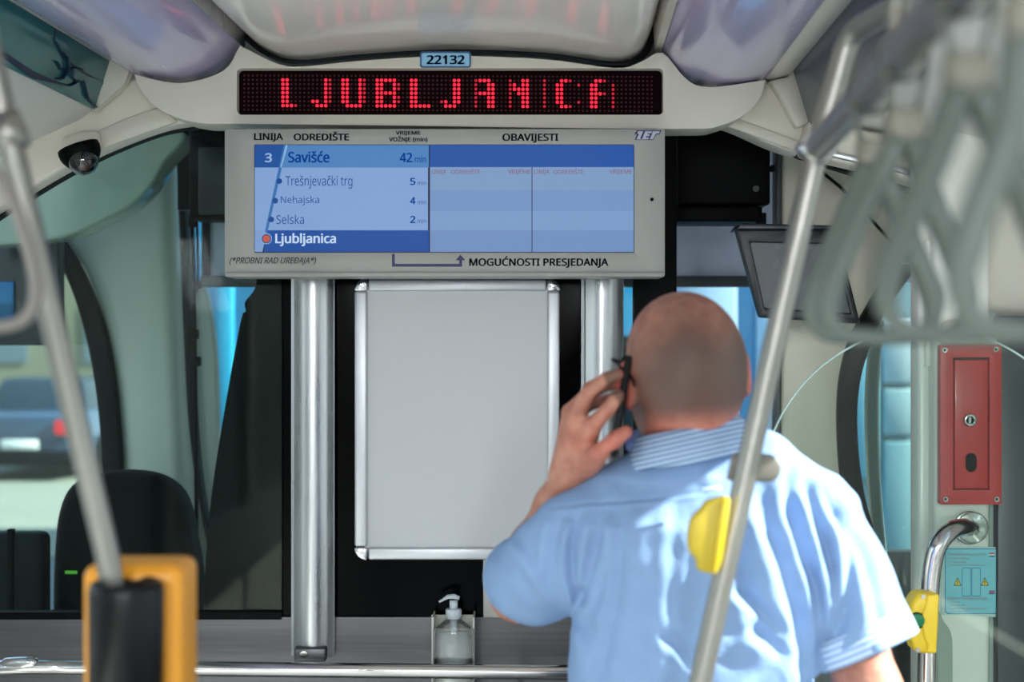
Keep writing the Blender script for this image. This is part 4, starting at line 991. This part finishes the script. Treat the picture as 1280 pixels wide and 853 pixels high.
for ln_, dp_, w_ in [
    # right shoulder fan
    ([(985, 598), (990, 640), (1004, 690), (1022, 740), (1030, 800), (1030, 860)], 9, 9),
    ([(1008, 606), (1022, 650), (1036, 690), (1044, 740), (1042, 800)], 9, 8),
    ([(1030, 615), (1050, 655), (1062, 700), (1060, 750), (1046, 800)], 7, 8),
    ([(950, 612), (958, 650), (975, 690), (990, 740), (1004, 800), (1010, 860)], 8, 12),
    ([(1052, 640), (1078, 690), (1092, 740), (1100, 790)], 5, 10),
    ([(930, 640), (924, 680), (930, 730), (950, 780), (975, 830)], 6, 12),
    ([(908, 732), (940, 752), (965, 776), (985, 800)], 5, 7),
    ([(905, 800), (935, 790), (965, 800), (990, 830)], 4, 9),
    # pleat in the middle of the back
    ([(846, 625), (842, 690), (840, 760), (838, 860)], 2.5, 9),
    ([(884, 625), (888, 690), (884, 760), (872, 860)], -2, 12),
    ([(820, 790), (848, 806), (868, 830)], 4, 8),
    # left side
    ([(772, 624), (774, 680), (770, 740), (758, 800), (745, 860)], 3.5, 8),
    ([(800, 640), (795, 700), (790, 770), (785, 850)], -3, 16),
    ([(748, 640), (742, 690), (732, 730), (724, 760)], 7, 7),
    ([(722, 650), (714, 690), (718, 730), (726, 752)], 8, 6),
    ([(700, 650), (690, 690), (688, 730)], 4, 8),
    ([(722, 770), (740, 800), (756, 860)], 5, 10),
    ([(626, 690), (650, 722), (672, 760)], 3, 9),
    ([(644, 668), (668, 700), (690, 740)], 3, 8),
    ([(760, 700), (748, 740), (734, 775)], 4, 9),
    # yoke seam
    ([(690, 634), (760, 628), (830, 622), (905, 612)], 2.2, 2.6)]:
    fold(ln_, dp_, w_)
sleev = sst(px, 985, 1030)
disp += .0016*np.sin(px*.13+py*.05+2*np.sin(py*.031))*back*sst(px, 880, 960)+.0008*np.sin(px*.09-py*.11+1.3*np.sin(px*.05))*back
P = P+N*disp[:, None]; P = relax(P, Q, 1, .4)
shm = pm('light_blue_shirt_cotton', (126, 153, 192), .82, noise=.05, nscale=30, bump=.9, bscale=38, spec=.2, )
shirt = to_mesh('shirt', P, Q, shm, man)
# striped inner collar and hem bands
def stripes(name, axis, freq, c1, c2, thr=.5):
    m, t, b = nmat(name); tcn = t.nodes.new('ShaderNodeTexCoord'); dt = t.nodes.new('ShaderNodeVectorMath'); dt.operation = 'DOT_PRODUCT'
    dt.inputs[1].default_value = axis; t.links.new(tcn.outputs['Object'], dt.inputs[0])
    m1 = t.nodes.new('ShaderNodeMath'); m1.operation = 'MULTIPLY'; m1.inputs[1].default_value = freq; t.links.new(dt.outputs['Value'], m1.inputs[0])
    m2 = t.nodes.new('ShaderNodeMath'); m2.operation = 'FRACT'; t.links.new(m1.outputs[0], m2.inputs[0])
    r = t.nodes.new('ShaderNodeValToRGB'); r.color_ramp.interpolation = 'CONSTANT'; r.color_ramp.elements[0].color = (*s2l(c1), 1); r.color_ramp.elements[1].position = thr; r.color_ramp.elements[1].color = (*s2l(c2), 1)
    t.links.new(m2.outputs[0], r.inputs[0]); t.links.new(r.outputs[0], b.inputs['Base Color']); b.inputs['Roughness'].default_value = .8
    return m
colm = stripes('striped_collar', (-.22, .1, .97), 1/.0066, (176, 198, 226), (84, 112, 158), .55)
# collar: a folded band around the neck, tilting down towards his left front
bm = bmesh.new(); n = 64; ringsC = []
cc_ = np.array(V(860, 546, 2.055))
for lv, (rx, ry, dz) in enumerate([(.070, .076, -.010), (.072, .078, .012), (.075, .081, .015), (.079, .086, .011), (.087, .097, -.012), (.092, .105, -.030), (.089, .102, -.034), (.080, .092, -.034)]):
    rg = []
    for q in range(n):
        a = 2*math.pi*q/n; x = math.cos(a); y = math.sin(a)
        z = dz+.016*x-.030*(y*.5+.5)**2*(1 if lv < 8 else 1)+.002
        if y > 0: z -= .012*y*(1 if 3 < lv < 7 else 0)
        rg.append(bm.verts.new((cc_[0]+rx*x, cc_[1]+(ry+.006)*y, cc_[2]+z+.004)))
    ringsC.append(rg)
for a, b_ in zip(ringsC, ringsC[1:]+ringsC[:1]):
    for q in range(n): bm.faces.new((a[q], a[(q+1) % n], b_[(q+1) % n], b_[q]))
link('collar', mesh_bm(bm), colm, man, True)
# left collar wing seen past the jaw
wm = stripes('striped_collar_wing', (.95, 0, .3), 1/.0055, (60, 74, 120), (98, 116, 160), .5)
plate('collar_wing', [(800, 537), (806, 560), (803, 572), (795, 572), (783, 562), (777, 549), (786, 539)], 2.035, .012, wm, man, bevel=.004)
hm = stripes('striped_hem', tuple(axR), 1/.0085, (196, 212, 232), (136, 168, 210), .5)
bm = bmesh.new(); u_ = np.cross(axR, (0, 1, 0)); u_ /= np.linalg.norm(u_); v_ = np.cross(axR, u_); rg = []
for o1, r_ in ((-.026, .0745), (-.010, .0755), (.012, .0752), (.0135, .073), (.010, .071), (-.026, .071)):
    rg.append([bm.verts.new(hemR+axR*o1+u_*r_*math.cos(2*math.pi*q/48)+v_*r_*math.sin(2*math.pi*q/48)) for q in range(48)])
for a, b_ in zip(rg, rg[1:]+rg[:1]):
    for q in range(48): bm.faces.new((a[q], a[(q+1) % 48], b_[(q+1) % 48], b_[q]))
link('sleeve_hem', mesh_bm(bm), hm, man, True)
plate('shirt_loop', [(876, 611), (900, 607), (903, 612), (899, 616), (890, 614), (882, 618)], 1.925, .004, pm('pale_blue_tape', (188, 208, 234), .7), man, bevel=.0015)
# trousers, belt and shoes (below the picture, for any other viewpoint)
tf = Field((-.05, 1.80, .04), (.56, 2.40, 1.04), .008)
tf.stack([(1.02, .255, 2.09, .180, .140), (.92, .255, 2.08, .185, .140), (.84, .255, 2.08, .180, .130)], .03)
for s_ in (-1, 1): tf.chain([(.255+s_*.09, 2.08, .86), (.255+s_*.105, 2.07, .48), (.255+s_*.11, 2.08, .08)], [.098, .072, .062], .03)
P2, Q2 = tf.mesh('t'); P2 = relax(P2, Q2, 2, .5)
to_mesh('trousers', P2, Q2, pm('navy_trousers', (38, 44, 58), .8, noise=.05), man)
for s_ in (-1, 1):
    ff = Field((.255+s_*.11-.07, 1.98, -.01), (.255+s_*.11+.07, 2.36, .12), .005)
    ff.chain([(.255+s_*.11, 2.05, .048), (.255+s_*.12, 2.16, .040), (.255+s_*.13, 2.25, .032)], [.047, .043, .031], .02)
    P3, Q3 = ff.mesh('f'); P3[:, 2] = np.maximum(P3[:, 2], .001)
    to_mesh('shoe', P3, Q3, pm('black_shoe_leather', (18, 18, 20), .4), man)
# glasses
gl_ = link('eyeglasses', sweep([Vector(H(-.096, -.012, -.012)), Vector(H(-.093, .004, -.002)), Vector(H(-.090, .05, .004)), Vector(H(-.076, .100, .004)), Vector(H(-.062, .116, .000))], (.003, .0014), 8, up=Vector((0, 0, 1))), BLACK, man, True)
link('temple', sweep([Vector(H(.094, -.012, -.012)), Vector(H(.090, .004, -.002)), Vector(H(.086, .05, .004)), Vector(H(.076, .100, .004)), Vector(H(.062, .116, .000))], (.003, .0014), 8, up=Vector((0, 0, 1))), BLACK, gl_, True)
for s_ in (-1, 1):
    link('lens_rim', sweep([Vector(H(s_*.033+.027*math.cos(a), .119-.004*abs(math.cos(a)), -.008+.020*math.sin(a))) for a in [2*math.pi*i/28 for i in range(28)]], (.0022, .0022), 8, True), BLACK, gl_, True)
link('bridge', sweep([Vector(H(-.009, .119, -.002)), Vector(H(0, .123, .001)), Vector(H(.009, .119, -.002))], .002, 8), BLACK, gl_, True)
link('temple_tip', sweep([Vector(H(-.092, -.004, -.006)), Vector(H(-.088, -.026, -.018)), Vector(H(-.086, -.036, -.032))], (.0032, .0016), 8, up=Vector((1, 0, 0))), BLACK, gl_, True)
# phone against the ear
a0 = Vector(HP(783, 462, 2.018)); a1 = Vector(HP(768, 552, 2.004)); ax1 = (a0-a1).normalized()
sd = Vector((.10, 1, .0)); sd = (sd-ax1*sd.dot(ax1)).normalized(); nn = ax1.cross(sd).normalized()
mid = (a0+a1)/2; Lp = .142
bm = bmesh.new(); bmesh.ops.create_cube(bm, size=1, matrix=Matrix.Translation(mid+sd*.024+Vector((.001, 0, 0))) @ Matrix((sd*.068, nn*.0115, ax1*Lp)).transposed().to_4x4())
ph = thing('mobile_phone', mid, 'dark mobile phone held to the left ear of the man', 'phone')
bev(link('phone_body', mesh_bm(bm), pm('phone_black', (14, 15, 18), .5, spec=.15), ph), .003, 3)
